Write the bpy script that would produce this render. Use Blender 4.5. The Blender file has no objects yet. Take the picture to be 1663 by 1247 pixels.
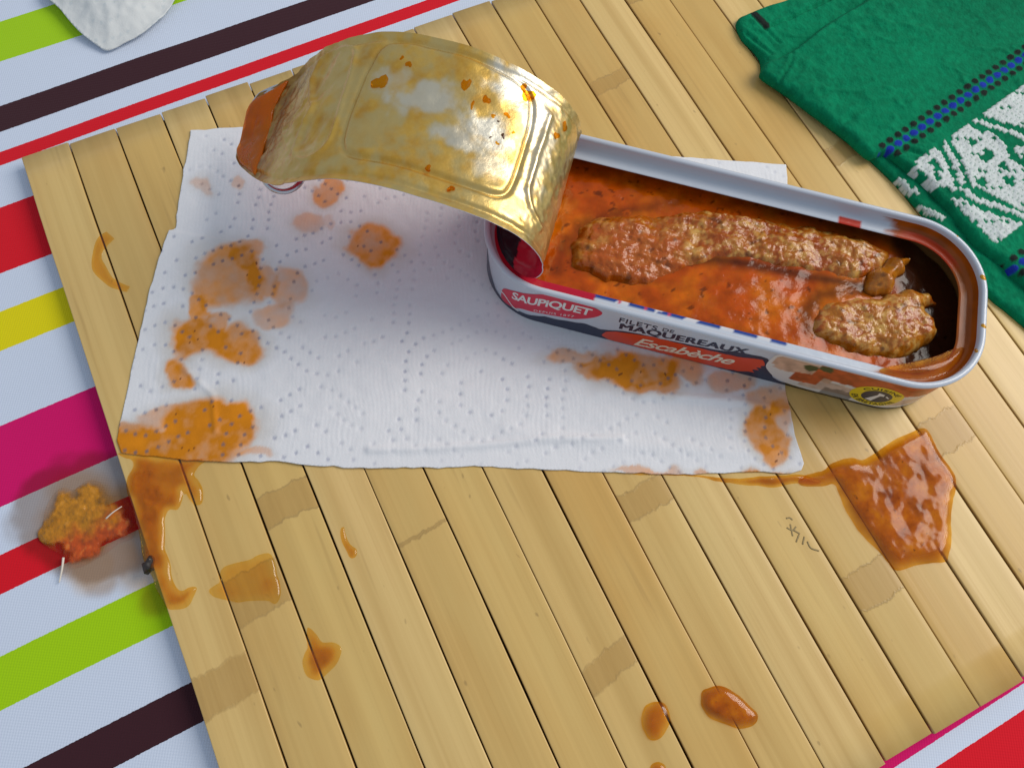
import bpy, math
import numpy as np

# ------------------------------------------------------------------ camera, world, light, exposure
MM = 0.001
scene = bpy.context.scene
COL = scene.collection
IMG_W, IMG_H, FOC = 1663.0, 1247.0, 1240.0
CR = np.array([[0.8991881642027555, -0.43554155915653625, 0.04200232856844713],
               [-0.39644795741158834, -0.8515598257655164, -0.3430377241738627],
               [0.18517468083368677, 0.29180372408469557, -0.9383820779343803]])
CC = np.array([76.03116568, -226.28848648, 237.57531473])      # camera position, mm (mat corner = origin)

cam = bpy.data.cameras.new('camera')
cam.sensor_width = 36.0
cam.lens = FOC / IMG_W * 36.0
cam.clip_start = 0.01
cam.clip_end = 50
cam_o = bpy.data.objects.new('camera', cam)
COL.objects.link(cam_o)
from mathutils import Matrix
cam_o.matrix_world = Matrix([[CR[0][i], -CR[1][i], -CR[2][i], CC[i] * MM] for i in range(3)] + [[0, 0, 0, 1]])
scene.camera = cam_o

world = bpy.data.worlds.new('World')
scene.world = world
world.use_nodes = True
bg = world.node_tree.nodes['Background']
bg.inputs['Color'].default_value = (0.74, 0.85, 1.0, 1)
bg.inputs['Strength'].default_value = 0.47


def area_light(name, loc, target, sx, sy, power, color):
    l = bpy.data.lights.new(name, 'AREA')
    l.shape = 'RECTANGLE'
    l.size, l.size_y = sx, sy
    l.energy = power
    l.color = color
    o = bpy.data.objects.new(name, l)
    COL.objects.link(o)
    o.location = loc
    from mathutils import Vector
    o.rotation_euler = (Vector(target) - Vector(loc)).to_track_quat('-Z', 'Y').to_euler()
    return o


# a tall window up and to the right of the table
area_light('window_light', (1.36, -0.26, 1.00), (0.16, -0.14, 0), 0.9, 0.9, 20.5, (1.0, 0.94, 0.85))

vs = scene.view_settings
vs.view_transform = 'Standard'
vs.look = 'None'
vs.exposure = -0.13
vs.gamma = 1.0

# ------------------------------------------------------------------ helpers


def at(x, y, z=0.0):
    """point (mm) on the horizontal plane at height z seen at photo position x, y"""
    d = CR.T @ np.array([(x - IMG_W / 2) / FOC, (y - IMG_H / 2) / FOC, 1.0])
    return CC + (z - CC[2]) / d[2] * d


def poly_at(pts, z=0.0):
    return np.array([at(x, y, z)[:2] for x, y in pts])


def zpts(ox, oy, sc, pts):
    return [(ox + p[0] / sc, oy + p[1] / sc) for p in pts]


def smooth_closed(P, n=6):
    P = np.asarray(P, float)
    out = []
    m = len(P)
    for i in range(m):
        p0, p1, p2, p3 = P[(i - 1) % m], P[i], P[(i + 1) % m], P[(i + 2) % m]
        for k in np.linspace(0, 1, n, endpoint=False):
            out.append(.5 * (2 * p1 + (p2 - p0) * k + (2 * p0 - 5 * p1 + 4 * p2 - p3) * k * k + (3 * p1 - p0 - 3 * p2 + p3) * k ** 3))
    return np.array(out)


def smooth_open(P, n=20):
    P = np.asarray(P, float)
    Q = np.vstack([2 * P[0] - P[1], P, 2 * P[-1] - P[-2]])
    out = []
    for i in range(1, len(Q) - 2):
        p0, p1, p2, p3 = Q[i - 1:i + 3]
        for k in np.linspace(0, 1, n, endpoint=False):
            out.append(.5 * (2 * p1 + (p2 - p0) * k + (2 * p0 - 5 * p1 + 4 * p2 - p3) * k * k + (3 * p1 - p0 - 3 * p2 + p3) * k ** 3))
    out.append(P[-1])
    return np.array(out)


def _hash(ix, iy, seed):
    h = (ix.astype(np.int64) * 374761393 + iy.astype(np.int64) * 668265263 + seed * 974634777) & 0xFFFFFFFF
    h = ((h ^ (h >> 13)) * 1274126177) & 0xFFFFFFFF
    return ((h ^ (h >> 16)) & 0xFFFF) / 65535.0


def noise(x, y, seed=0):
    x = np.asarray(x, float)
    y = np.asarray(y, float)
    ix, iy = np.floor(x).astype(np.int64), np.floor(y).astype(np.int64)
    fx, fy = x - ix, y - iy
    fx = fx * fx * fx * (fx * (fx * 6 - 15) + 10)
    fy = fy * fy * fy * (fy * (fy * 6 - 15) + 10)
    a = _hash(ix, iy, seed)
    b = _hash(ix + 1, iy, seed)
    c = _hash(ix, iy + 1, seed)
    d = _hash(ix + 1, iy + 1, seed)
    return (a + (b - a) * fx) * (1 - fy) + (c + (d - c) * fx) * fy      # 0..1


def fbm(x, y, seed=0, octv=4):
    s, a, t = 0, 1.0, 0
    for k in range(octv):
        s = s + a * (noise(x * 2 ** k + 17.3 * k, y * 2 ** k - 9.1 * k, seed + k) - .5)
        t += a
        a *= .5
    return s / t * 2          # about -1..1


def sstep(a, b, x):
    t = np.clip((x - a) / (b - a), 0, 1)
    return t * t * (3 - 2 * t)


def poly_sd(P, X):
    """signed distance (inside negative) and nearest boundary point"""
    n = len(X)
    best = np.full(n, 1e18)
    near = np.zeros((n, 2))
    ins = np.zeros(n, bool)
    m = len(P)
    for i in range(m):
        a, b = P[i], P[(i + 1) % m]
        e = b - a
        L = e @ e
        if L < 1e-12:
            continue
        t = np.clip(((X - a) @ e) / L, 0, 1)
        q = a + t[:, None] * e
        d = ((X - q) ** 2).sum(1)
        k = d < best
        best[k] = d[k]
        near[k] = q[k]
        c = (a[1] > X[:, 1]) != (b[1] > X[:, 1])
        if c.any():
            xi = a[0] + (X[c, 1] - a[1]) / (b[1] - a[1]) * e[0]
            idx = np.where(c)[0]
            ins[idx] ^= X[c, 0] < xi
    d = np.sqrt(best)
    return np.where(ins, -d, d), near


def line_d(P, X):
    best = np.full(len(X), 1e18)
    P = np.asarray(P, float)
    for i in range(len(P) - 1):
        a, b = P[i], P[i + 1]
        e = b - a
        t = np.clip(((X - a) @ e) / max(e @ e, 1e-12), 0, 1)
        best = np.minimum(best, ((X - a - t[:, None] * e) ** 2).sum(1))
    return np.sqrt(best)


def grid2d(poly, d, rot=0.0):
    """quads filling a polygon; boundary vertices snapped on its outline"""
    c, s = math.cos(rot), math.sin(rot)
    M = np.array([[c, s], [-s, c]])
    P = np.asarray(poly, float)
    Q = P @ M.T
    lo, hi = Q.min(0) - d, Q.max(0) + d
    nx, ny = int((hi[0] - lo[0]) / d) + 2, int((hi[1] - lo[1]) / d) + 2
    gx, gy = np.meshgrid(lo[0] + d * np.arange(nx), lo[1] + d * np.arange(ny), indexing='ij')
    X = np.stack([gx.ravel(), gy.ravel()], 1)
    sd, near = poly_sd(Q, X)
    ins = (sd < -0.02 * d).reshape(nx, ny)
    cell = ins[:-1, :-1] | ins[1:, :-1] | ins[:-1, 1:] | ins[1:, 1:]
    i, j = np.where(cell)
    idx = np.stack([i * ny + j, (i + 1) * ny + j, (i + 1) * ny + j + 1, i * ny + j + 1], 1)
    used = np.unique(idx)
    mp = np.full(nx * ny, -1)
    mp[used] = np.arange(len(used))
    idx = mp[idx]
    X = X[used]
    sd = sd[used]
    out = sd > -0.02 * d
    X[out] = near[used][out]
    dep = np.maximum(-sd, 0)
    dep[out] = 0
    return X @ M, idx, dep


def boundary_edges(idx):
    e = np.concatenate([idx[:, [0, 1]], idx[:, [1, 2]], idx[:, [2, 3]], idx[:, [3, 0]]])
    key = e[:, 0].astype(np.int64) * 10 ** 7 + e[:, 1]
    rkey = e[:, 1].astype(np.int64) * 10 ** 7 + e[:, 0]
    return e[~np.isin(key, rkey)]


def make_mesh(name, V, faces, attrs=None, smooth=True):
    me = bpy.data.meshes.new(name)
    V = np.asarray(V, float) * MM
    me.from_pydata(V.tolist(), [], faces.tolist() if isinstance(faces, np.ndarray) else faces)
    if smooth:
        me.polygons.foreach_set('use_smooth', np.ones(len(me.polygons), bool))
    for k, a in (attrs or {}).items():
        a = np.asarray(a, float)
        if a.ndim == 2:
            at_ = me.attributes.new(k, 'FLOAT_COLOR', 'POINT')
            if a.shape[1] == 3:
                a = np.concatenate([a, np.ones((len(a), 1))], 1)
            at_.data.foreach_set('color', a.ravel())
        else:
            at_ = me.attributes.new(k, 'FLOAT', 'POINT')
            at_.data.foreach_set('value', a)
    me.update()
    return me


def obj(name, me, mat, parent=None):
    o = bpy.data.objects.new(name, me)
    COL.objects.link(o)
    if mat is not None and me is not None:
        me.materials.append(mat)
    if parent is not None:
        o.parent = parent
    return o


def tag(o, label=None, cat=None, group=None, kind=None):
    if label:
        o['label'] = label
    if cat:
        o['category'] = cat
    if group:
        o['group'] = group
    if kind:
        o['kind'] = kind
    return o


def empty(name, loc=(0, 0, 0)):
    o = bpy.data.objects.new(name, None)
    COL.objects.link(o)
    o.location = [c * MM for c in loc]
    o.empty_display_size = 0.02
    return o


def adopt(o, parent):
    """parent keeping the world place (both unrotated)"""
    o.parent = parent
    o.location = [a - b for a, b in zip(o.location, parent.location)]
    return o


def slab(poly, d, ztop, zbot, rot=0.0, attrs=None):
    """closed heightfield solid; ztop(X, dep), zbot number or function; attrs(X, dep, z) -> dict"""
    X, idx, dep = grid2d(poly, d, rot)
    zt = ztop(X, dep)
    zb = zbot(X, dep, zt) if callable(zbot) else np.full(len(X), float(zbot))
    n = len(X)
    V = np.concatenate([np.column_stack([X, zt]), np.column_stack([X, zb])])
    be = boundary_edges(idx)
    side = np.stack([be[:, 1], be[:, 0], be[:, 0] + n, be[:, 1] + n], 1)
    F = np.concatenate([idx, idx[:, ::-1] + n, side])
    A = {}
    if attrs:
        for k, a in attrs(X, dep, zt).items():
            A[k] = np.concatenate([a, a])
    return V, F, A


def tube(path, rad, n=10, closed=False):
    P = np.asarray(path, float)
    m = len(P)
    T = np.zeros_like(P)
    for i in range(m):
        if closed:
            T[i] = P[(i + 1) % m] - P[i - 1]
        else:
            T[i] = P[min(i + 1, m - 1)] - P[max(i - 1, 0)]
    T /= np.linalg.norm(T, axis=1)[:, None]
    up = np.array([0.13, 0.21, 0.97])
    V = []
    for i in range(m):
        a = np.cross(T[i], up)
        a /= np.linalg.norm(a)
        b = np.cross(T[i], a)
        r_ = rad[i] if hasattr(rad, '__len__') else rad
        for k in range(n):
            w = 2 * math.pi * k / n
            V.append(P[i] + r_ * (math.cos(w) * a + math.sin(w) * b))
    F = []
    for i in range(m if closed else m - 1):
        j = (i + 1) % m
        for k in range(n):
            F.append([i * n + k, i * n + (k + 1) % n, j * n + (k + 1) % n, j * n + k])
    if not closed:
        F.append(list(range(n))[::-1])
        F.append([(m - 1) * n + k for k in range(n)])
    return np.array(V), F


def lin(r, g, b):
    f = lambda c: ((c / 255 + 0.055) / 1.055) ** 2.4 if c > 10 else c / 255 / 12.92
    return (f(r), f(g), f(b), 1.0)


# ------------------------------------------------------------------ materials
class NT:
    def __init__(self, name):
        self.m = bpy.data.materials.new(name)
        self.m.use_nodes = True
        self.t = self.m.node_tree
        self.b = self.t.nodes['Principled BSDF']
        self.out = self.t.nodes['Material Output']

    def n(self, typ, **kw):
        nd = self.t.nodes.new(typ)
        for k, v in kw.items():
            setattr(nd, k, v)
        return nd

    def l(self, a, b):
        self.t.links.new(a, b)

    def val(self, nd, key, v):
        nd.inputs[key].default_value = v
        return nd

    def noise(self, vec, scale, detail=4, rough=.55, dist=0.0):
        nd = self.n('ShaderNodeTexNoise')
        nd.inputs['Scale'].default_value = scale
        nd.inputs['Detail'].default_value = detail
        nd.inputs['Roughness'].default_value = rough
        nd.inputs['Distortion'].default_value = dist
        if vec is not None:
            self.l(vec, nd.inputs['Vector'])
        return nd.outputs['Fac']

    def coord(self, kind='Object', scale=None):
        tc = self.n('ShaderNodeTexCoord')
        o = tc.outputs[kind]
        if scale:
            mp = self.n('ShaderNodeMapping')
            mp.inputs['Scale'].default_value = scale
            self.l(o, mp.inputs['Vector'])
            o = mp.outputs['Vector']
        return o

    def math(self, op, a, b=None, c=None, clamp=False):
        nd = self.n('ShaderNodeMath', operation=op)
        nd.use_clamp = clamp
        for i, v in enumerate((a, b, c)):
            if v is None:
                continue
            if isinstance(v, (int, float)):
                nd.inputs[i].default_value = v
            else:
                self.l(v, nd.inputs[i])
        return nd.outputs[0]

    def ramp(self, fac, stops, interp='LINEAR'):
        nd = self.n('ShaderNodeValToRGB')
        cr = nd.color_ramp
        cr.interpolation = interp
        while len(cr.elements) < len(stops):
            cr.elements.new(0.5)
        for e, (p, c) in zip(cr.elements, stops):
            e.position = p
            e.color = c if len(c) == 4 else (*c, 1)
        self.l(fac, nd.inputs['Fac'])
        return nd.outputs['Color']

    def mix(self, fac, a, b, blend='MIX'):
        nd = self.n('ShaderNodeMix', data_type='RGBA', blend_type=blend)
        for sock, v in ((nd.inputs[0], fac), (nd.inputs[6], a), (nd.inputs[7], b)):
            if isinstance(v, (int, float)):
                sock.default_value = v
            elif isinstance(v, tuple):
                sock.default_value = v if len(v) == 4 else (*v, 1)
            else:
                self.l(v, sock)
        return nd.outputs[2]

    def attr(self, name, typ='GEOMETRY'):
        nd = self.n('ShaderNodeAttribute', attribute_name=name, attribute_type=typ)
        return nd

    def bump(self, h, strength, dist):
        nd = self.n('ShaderNodeBump')
        nd.inputs['Strength'].default_value = strength
        nd.inputs['Distance'].default_value = dist
        self.l(h, nd.inputs['Height'])
        self.l(nd.outputs['Normal'], self.b.inputs['Normal'])

    def set(self, **kw):
        for k, v in kw.items():
            k = k.replace('_', ' ')
            s = self.b.inputs[k]
            if isinstance(v, (int, float, tuple)):
                s.default_value = v
            else:
                self.l(v, s)
        return self


def M_plain(name, col, rough=.5, metal=0.0, **kw):
    N = NT(name)
    N.set(Base_Color=col, Roughness=rough, Metallic=metal, **kw)
    return N.m


def M_tablecloth():
    N = NT('tablecloth_cotton')
    geo = N.n('ShaderNodeNewGeometry')
    sep = N.n('ShaderNodeSeparateXYZ')
    N.l(geo.outputs['Position'], sep.inputs[0])
    wob = N.noise(geo.outputs['Position'], 9, 1)
    # stripe coordinate in mm
    c = N.math('SUBTRACT', N.math('MULTIPLY', sep.outputs['Y'], 1000.0), N.math('MULTIPLY', sep.outputs['X'], 30.0))
    c = N.math('ADD', c, N.math('MULTIPLY', N.math('SUBTRACT', wob, .5), 2.2))
    fine = N.noise(geo.outputs['Position'], 1500, 1)
    c = N.math('ADD', c, N.math('MULTIPLY', N.math('SUBTRACT', fine, .5), .35))
    lo, hi = -420.0, 320.0
    fac = N.math('DIVIDE', N.math('SUBTRACT', c, lo), hi - lo)
    wh = (.72, .80, .95)
    red, lime = (.80, .002, .016), (.42, .72, .0)
    brown, mag, yel = lin(62, 24, 34)[:3], (.76, .0, .15), (.88, .76, .0)
    bands = [(-380, -345, lime), (-336, -318.8, red), (-311.2, -298, mag), (-208.5, -197, brown), (-178.2, -163.7, lime), (-147, -135.3, red),
             (-122, -96, mag), (-67.7, -55.7, yel), (-40, -14.5, red), (2.6, 8.3, red), (18.9, 30.3, brown),
             (50.7, 69.7, lime), (95, 120, red), (150, 164, mag)]
    st = [(0.0, wh)]
    for a, b, k in bands:
        st += [((a - lo) / (hi - lo), k), ((b - lo) / (hi - lo), wh)]
    col = N.ramp(fac, st, 'CONSTANT')
    wet = N.attr('wet').outputs['Fac']
    oil = N.attr('oil').outputs['Fac']
    mott = N.noise(geo.outputs['Position'], 40, 3)
    col = N.mix(N.math('MULTIPLY', mott, .10), col, (.5, .5, .54), 'MULTIPLY')
    col = N.mix(wet, col, (.48, .36, .28), 'MULTIPLY')
    col = N.mix(oil, col, (.86, .44, .08), 'MULTIPLY')
    # twill weave
    w = []
    for ang, sc in ((0.5, 1500), (2.1, 1500)):
        mp = N.n('ShaderNodeMapping')
        mp.inputs['Rotation'].default_value = (0, 0, ang)
        N.l(geo.outputs['Position'], mp.inputs['Vector'])
        wv = N.n('ShaderNodeTexWave')
        wv.inputs['Scale'].default_value = sc / 6.28 * 1.7
        wv.inputs['Distortion'].default_value = .6
        wv.inputs['Detail'].default_value = 1
        N.l(mp.outputs['Vector'], wv.inputs['Vector'])
        w.append(wv.outputs['Fac'])
    hgt = N.math('ADD', w[0], w[1])
    col = N.mix(N.math('MULTIPLY', hgt, .045), col, (.4, .42, .5), 'MULTIPLY')
    N.set(Base_Color=col, Roughness=.85)
    N.b.inputs['Specular IOR Level'].default_value = .25
    N.b.inputs['Sheen Weight'].default_value = .15
    N.bump(hgt, .16, .0002)
    return N.m


def M_bamboo():
    N = NT('lacquered_bamboo')
    oi = N.n('ShaderNodeObjectInfo')
    tc = N.n('ShaderNodeTexCoord')
    add = N.n('ShaderNodeVectorMath', operation='ADD')
    comb = N.n('ShaderNodeCombineXYZ')
    N.l(N.math('MULTIPLY', oi.outputs['Random'], 37.0), comb.inputs['X'])
    N.l(N.math('MULTIPLY', oi.outputs['Random'], 11.0), comb.inputs['Y'])
    N.l(tc.outputs['Object'], add.inputs[0])
    N.l(comb.outputs[0], add.inputs[1])
    p = add.outputs[0]

    def sc(v):
        mp = N.n('ShaderNodeMapping')
        mp.inputs['Scale'].default_value = v
        N.l(p, mp.inputs['Vector'])
        return mp.outputs['Vector']
    g1 = N.noise(sc((150, 1.8, 60)), 1.0, 4, .6)
    g2 = N.noise(sc((700, 7, 200)), 1.0, 4, .6)
    g3 = N.noise(sc((45, 12, 30)), 1.0, 3)
    g4 = N.noise(sc((260, 14, 60)), 1.0, 2, .5)
    base = N.ramp(oi.outputs['Random'], [(0, (.78, .475, .14)), (.18, (.66, .40, .12)), (.36, (.84, .565, .20)), (.52, (.72, .46, .14)), (.7, (.86, .60, .25)), (.85, (.68, .42, .125)), (1, (.80, .54, .20))])
    col = N.mix(N.math('MULTIPLY', N.ramp(g1, [(.38, (0, 0, 0)), (.68, (1, 1, 1))]), .55), base, (.52, .305, .08))
    col = N.mix(N.math('MULTIPLY', N.ramp(g2, [(.45, (0, 0, 0)), (.75, (1, 1, 1))]), .22), col, (.45, .26, .07))
    col = N.mix(N.math('MULTIPLY', N.ramp(g3, [(.4, (0, 0, 0)), (.7, (1, 1, 1))]), .35), col, (.76, .58, .22))
    # fine dark streaks and flecks
    col = N.mix(N.math('MULTIPLY', N.ramp(g4, [(.66, (0, 0, 0)), (.76, (1, 1, 1))]), .30), col, (.33, .19, .06))
    fl = N.noise(sc((330, 170, 100)), 1.0, 1, .5)
    col = N.mix(N.math('MULTIPLY', N.ramp(fl, [(.75, (0, 0, 0)), (.80, (1, 1, 1))]), .4), col, (.20, .12, .05))
    # joints of the cane
    sep = N.n('ShaderNodeSeparateXYZ')
    N.l(tc.outputs['Object'], sep.inputs[0])
    wob = N.noise(sc((190, 60, 10)), 1.0, 3, .65)
    band_sum = None
    edge_sum = None
    for nm in ('node_a', 'node_b'):
        pos = N.attr(nm, 'OBJECT').outputs['Fac']
        wd = N.attr('node_width', 'OBJECT').outputs['Fac']
        skew = N.attr('node_skew', 'OBJECT').outputs['Fac']
        dy = N.math('SUBTRACT', N.math('MULTIPLY', sep.outputs['Y'], 1000.0), pos)
        dy = N.math('SUBTRACT', dy, N.math('MULTIPLY', sep.outputs['X'], N.math('MULTIPLY', skew, 1000.0)))
        ad = N.math('ABSOLUTE', N.math('ADD', dy, N.math('MULTIPLY', N.math('SUBTRACT', wob, .5), 5.0)))
        e = N.math('SUBTRACT', ad, wd)
        band = N.math('SUBTRACT', 1.0, N.math('MULTIPLY_ADD', e, .9, .5, clamp=True))
        ln = N.math('SUBTRACT', 1.0, N.math('MULTIPLY', N.math('ABSOLUTE', e), 2.0), clamp=True)
        band_sum = band if band_sum is None else N.math('MAXIMUM', band_sum, band)
        edge_sum = ln if edge_sum is None else N.math('MAXIMUM', edge_sum, ln)
    g5 = N.noise(sc((900, 60, 50)), 1.0, 3, .6)
    bandc = N.mix(g5, (.40, .22, .055), (.60, .37, .115))
    col = N.mix(N.math('MULTIPLY', band_sum, .66), col, bandc)
    col = N.mix(N.math('MULTIPLY', edge_sum, N.math('MULTIPLY', N.ramp(g3, [(.35, (.1,) * 3), (.6, (1,) * 3)]), .42)), col, (.22, .14, .06))
    # sawn ends and worn bottom arris are darker wood
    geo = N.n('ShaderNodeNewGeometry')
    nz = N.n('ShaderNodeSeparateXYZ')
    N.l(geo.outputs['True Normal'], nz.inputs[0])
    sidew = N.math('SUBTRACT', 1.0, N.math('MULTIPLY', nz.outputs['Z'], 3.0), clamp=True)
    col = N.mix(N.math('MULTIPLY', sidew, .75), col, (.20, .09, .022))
    r = N.ramp(g3, [(.3, (.26,) * 3), (.7, (.40,) * 3)])
    N.set(Base_Color=col, Roughness=r)
    N.b.inputs['Specular IOR Level'].default_value = .42
    hh = N.math('ADD', N.math('MULTIPLY', g1, .8), N.math('ADD', N.math('MULTIPLY', g2, .35), N.math('ADD', N.math('MULTIPLY', band_sum, -.5), N.math('MULTIPLY', edge_sum, .8))))
    N.bump(hh, .22, .0004)
    return N.m


def M_paper():
    N = NT('kitchen_paper')
    col = N.attr('Col').outputs['Color']
    wet = N.attr('wet').outputs['Fac']
    geo = N.n('ShaderNodeNewGeometry')
    f = N.noise(geo.outputs['Position'], 1400, 3)
    f2 = N.noise(geo.outputs['Position'], 420, 3)
    col = N.mix(N.math('MULTIPLY', f2, .14), col, (.55, .55, .6), 'MULTIPLY')
    N.set(Base_Color=col, Roughness=N.math('SUBTRACT', .9, N.math('MULTIPLY', wet, .45)))
    N.b.inputs['Specular IOR Level'].default_value = .22
    N.bump(N.math('ADD', f, N.math('MULTIPLY', f2, .5)), .16, .0005)
    return N.m


def M_attr(name, rough=.5, spec=.5, bump=None, coat=0.0, sss=0.0, var=0.0):
    N = NT(name)
    col = N.attr('Col').outputs['Color']
    geo = N.n('ShaderNodeNewGeometry')
    if var:
        f = N.noise(geo.outputs['Position'], 500, 4)
        col = N.mix(N.math('MULTIPLY', f, var), col, (.3, .25, .2), 'MULTIPLY')
    N.set(Base_Color=col, Roughness=rough)
    N.b.inputs['Specular IOR Level'].default_value = spec
    N.b.inputs['Coat Weight'].default_value = coat
    N.b.inputs['Coat Roughness'].default_value = .06
    if sss:
        N.b.inputs['Subsurface Weight'].default_value = sss
        N.b.inputs['Subsurface Radius'].default_value = (.004, .0012, .0004)
        N.b.inputs['Subsurface Scale'].default_value = 1.0
    if bump:
        N.bump(N.noise(geo.outputs['Position'], bump[0], 3), bump[1], bump[2])
    return N.m


def M_sauce_film():
    """thin oily sauce: tinted see-through film where thin, opaque where thick"""
    N = NT('oily_orange_sauce')
    thick = N.attr('thick').outputs['Fac']
    geo = N.n('ShaderNodeNewGeometry')
    n1 = N.noise(geo.outputs['Position'], 160, 4, .6)
    n2 = N.noise(geo.outputs['Position'], 480, 3, .6)
    col = N.ramp(n1, [(.28, (.24, .038, .0005)), (.5, (.48, .105, .001)), (.72, (.66, .20, .002))])
    col = N.mix(N.ramp(n2, [(.64, (0, 0, 0)), (.72, (.8, .8, .8))]), col, (.13, .035, .006))
    N.set(Base_Color=col, Roughness=.10)
    N.b.inputs['Specular IOR Level'].default_value = .24
    N.bump(N.noise(geo.outputs['Position'], 240, 2), .10, .0006)
    tr = N.n('ShaderNodeBsdfTransparent')
    N.l(N.mix(N.math('MULTIPLY', thick, 1.6, clamp=True), (1.0, .88, .50), (.995, .66, .09)), tr.inputs['Color'])
    gl = N.n('ShaderNodeBsdfGlossy')
    gl.inputs['Roughness'].default_value = .12
    m0 = N.n('ShaderNodeMixShader')
    m0.inputs[0].default_value = .045
    N.l(tr.outputs[0], m0.inputs[1])
    N.l(gl.outputs[0], m0.inputs[2])
    m1 = N.n('ShaderNodeMixShader')
    N.l(N.math('MULTIPLY', N.math('SUBTRACT', thick, .22), 1.3, clamp=True), m1.inputs[0])
    N.l(m0.outputs[0], m1.inputs[1])
    N.l(N.b.outputs[0], m1.inputs[2])
    N.l(m1.outputs[0], N.out.inputs['Surface'])
    return N.m


def M_gold():
    N = NT('gold_lacquered_tinplate')
    film = N.attr('film').outputs['Fac']
    pale = N.attr('pale').outputs['Fac']
    geo = N.n('ShaderNodeNewGeometry')
    n1 = N.noise(geo.outputs['Position'], 130, 4, .6)
    n2 = N.noise(geo.outputs['Position'], 700, 3)
    col = N.mix(n1, (.68, .47, .15), (.80, .61, .26))
    col = N.mix(pale, col, (.86, .80, .66))
    fcol = N.ramp(n1, [(.35, (.62, .31, .03)), (.6, (.74, .44, .07))])
    col = N.mix(film, col, fcol)
    col = N.mix(N.attr('brown').outputs['Fac'], col, N.mix(n2, (.16, .06, .012), (.42, .21, .05)))
    N.set(Base_Color=col, Metallic=N.math('SUBTRACT', .95, N.math('MULTIPLY', film, .35)))
    N.set(Roughness=N.math('ADD', .26, N.math('MULTIPLY', n2, .16)))
    N.b.inputs['Coat Weight'].default_value = .12
    N.b.inputs['Coat Roughness'].default_value = .15
    N.bump(N.math('ADD', n1, N.math('MULTIPLY', n2, .3)), .22, .0009)
    return N.m


mat_cloth = M_tablecloth()
mat_bamboo = M_bamboo()
mat_backing = M_plain('dark_backing', (.07, .035, .012, 1), .9)
mat_paper = M_paper()
mat_film = M_sauce_film()
mat_gold = M_gold()
mat_white_tin = M_plain('white_lacquer_tinplate', (.56, .60, .68, 1), .28, 0.0, Coat_Weight=.3)
mat_inside = M_plain('dark_gold_lining', (.30, .15, .04, 1), .35, .7)
mat_navy = M_plain('navy_print', lin(30, 38, 66), .32)
mat_black = M_plain('black_print', lin(26, 26, 30), .32)
mat_leaf = M_plain('crimson_print', lin(214, 22, 60), .32)
mat_banner = M_plain('orange_red_print', lin(220, 66, 30), .32)
mat_wprint = M_plain('white_print', (.78, .78, .76, 1), .32)
mat_cream = M_plain('cream_print', (.85, .75, .58, 1), .32)
mat_yellow = M_plain('yellow_print', lin(232, 206, 22), .32)
mat_steel = M_plain('bright_steel', (.62, .64, .68, 1), .2, 1.0)
mat_attr_print = M_attr('printed_colours', .32)
mat_sauce = M_attr('escabeche_sauce', .16, .26, (300, .28, .0008), 0, .2, .2)
mat_fish = M_attr('mackerel_flesh', .17, .5, (560, .5, .0010), .0, .25, .3)
mat_crumb = M_attr('fish_crumbs_in_oil', .16, .5, (650, .5, .0010), 0, 0, .2)
_n = mat_crumb.node_tree
_a = _n.nodes.new('ShaderNodeAttribute')
_a.attribute_name = 'alpha'
_n.links.new(_a.outputs['Fac'], _n.nodes['Principled BSDF'].inputs['Alpha'])
mat_towel = M_attr('green_cotton', .95, .15, (900, .5, .0008), 0, 0, .35)


def M_amber(name, tint, rough=.08, body=0.0):
    N = NT(name)
    tr = N.n('ShaderNodeBsdfTransparent')
    tr.inputs['Color'].default_value = (*tint, 1)
    gl = N.n('ShaderNodeBsdfGlossy')
    gl.inputs['Roughness'].default_value = rough
    N.set(Base_Color=(.80, .19, .004, 1), Roughness=.2)
    m0 = N.n('ShaderNodeMixShader')
    m0.inputs[0].default_value = body
    N.l(tr.outputs[0], m0.inputs[1])
    N.l(N.b.outputs[0], m0.inputs[2])
    lw = N.n('ShaderNodeLayerWeight')
    lw.inputs['Blend'].default_value = .12
    geo = N.n('ShaderNodeNewGeometry')
    fac = N.math('MULTIPLY', N.math('ADD', N.math('MULTIPLY', lw.outputs['Facing'], .22), .03), N.math('SUBTRACT', 1.0, geo.outputs['Backfacing']))
    m1 = N.n('ShaderNodeMixShader')
    N.l(fac, m1.inputs[0])
    N.l(m0.outputs[0], m1.inputs[1])
    N.l(gl.outputs[0], m1.inputs[2])
    N.l(m1.outputs[0], N.out.inputs['Surface'])
    return N.m


mat_pool = M_amber('clear_orange_oil', (.99, .60, .04), .05, .45)
mat_amber = M_amber('amber_drop', (.95, .66, .16), .08, .06)
mat_herb = M_plain('dark_herb', (.03, .022, .02, 1), .4)
mat_bone = M_plain('pale_bone', (.8, .72, .62, 1), .4)
mat_scratch = M_plain('dark_scratch', (.36, .26, .11, 1), .7)

# ------------------------------------------------------------------ tablecloth
ZC = -5.0
WETP = smooth_closed(poly_at([(22, 830), (48, 780), (92, 752), (130, 738), (178, 734), (215, 730), (235, 800), (250, 890), (215, 930), (150, 950), (110, 945), (60, 905), (30, 868)], ZC))


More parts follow.
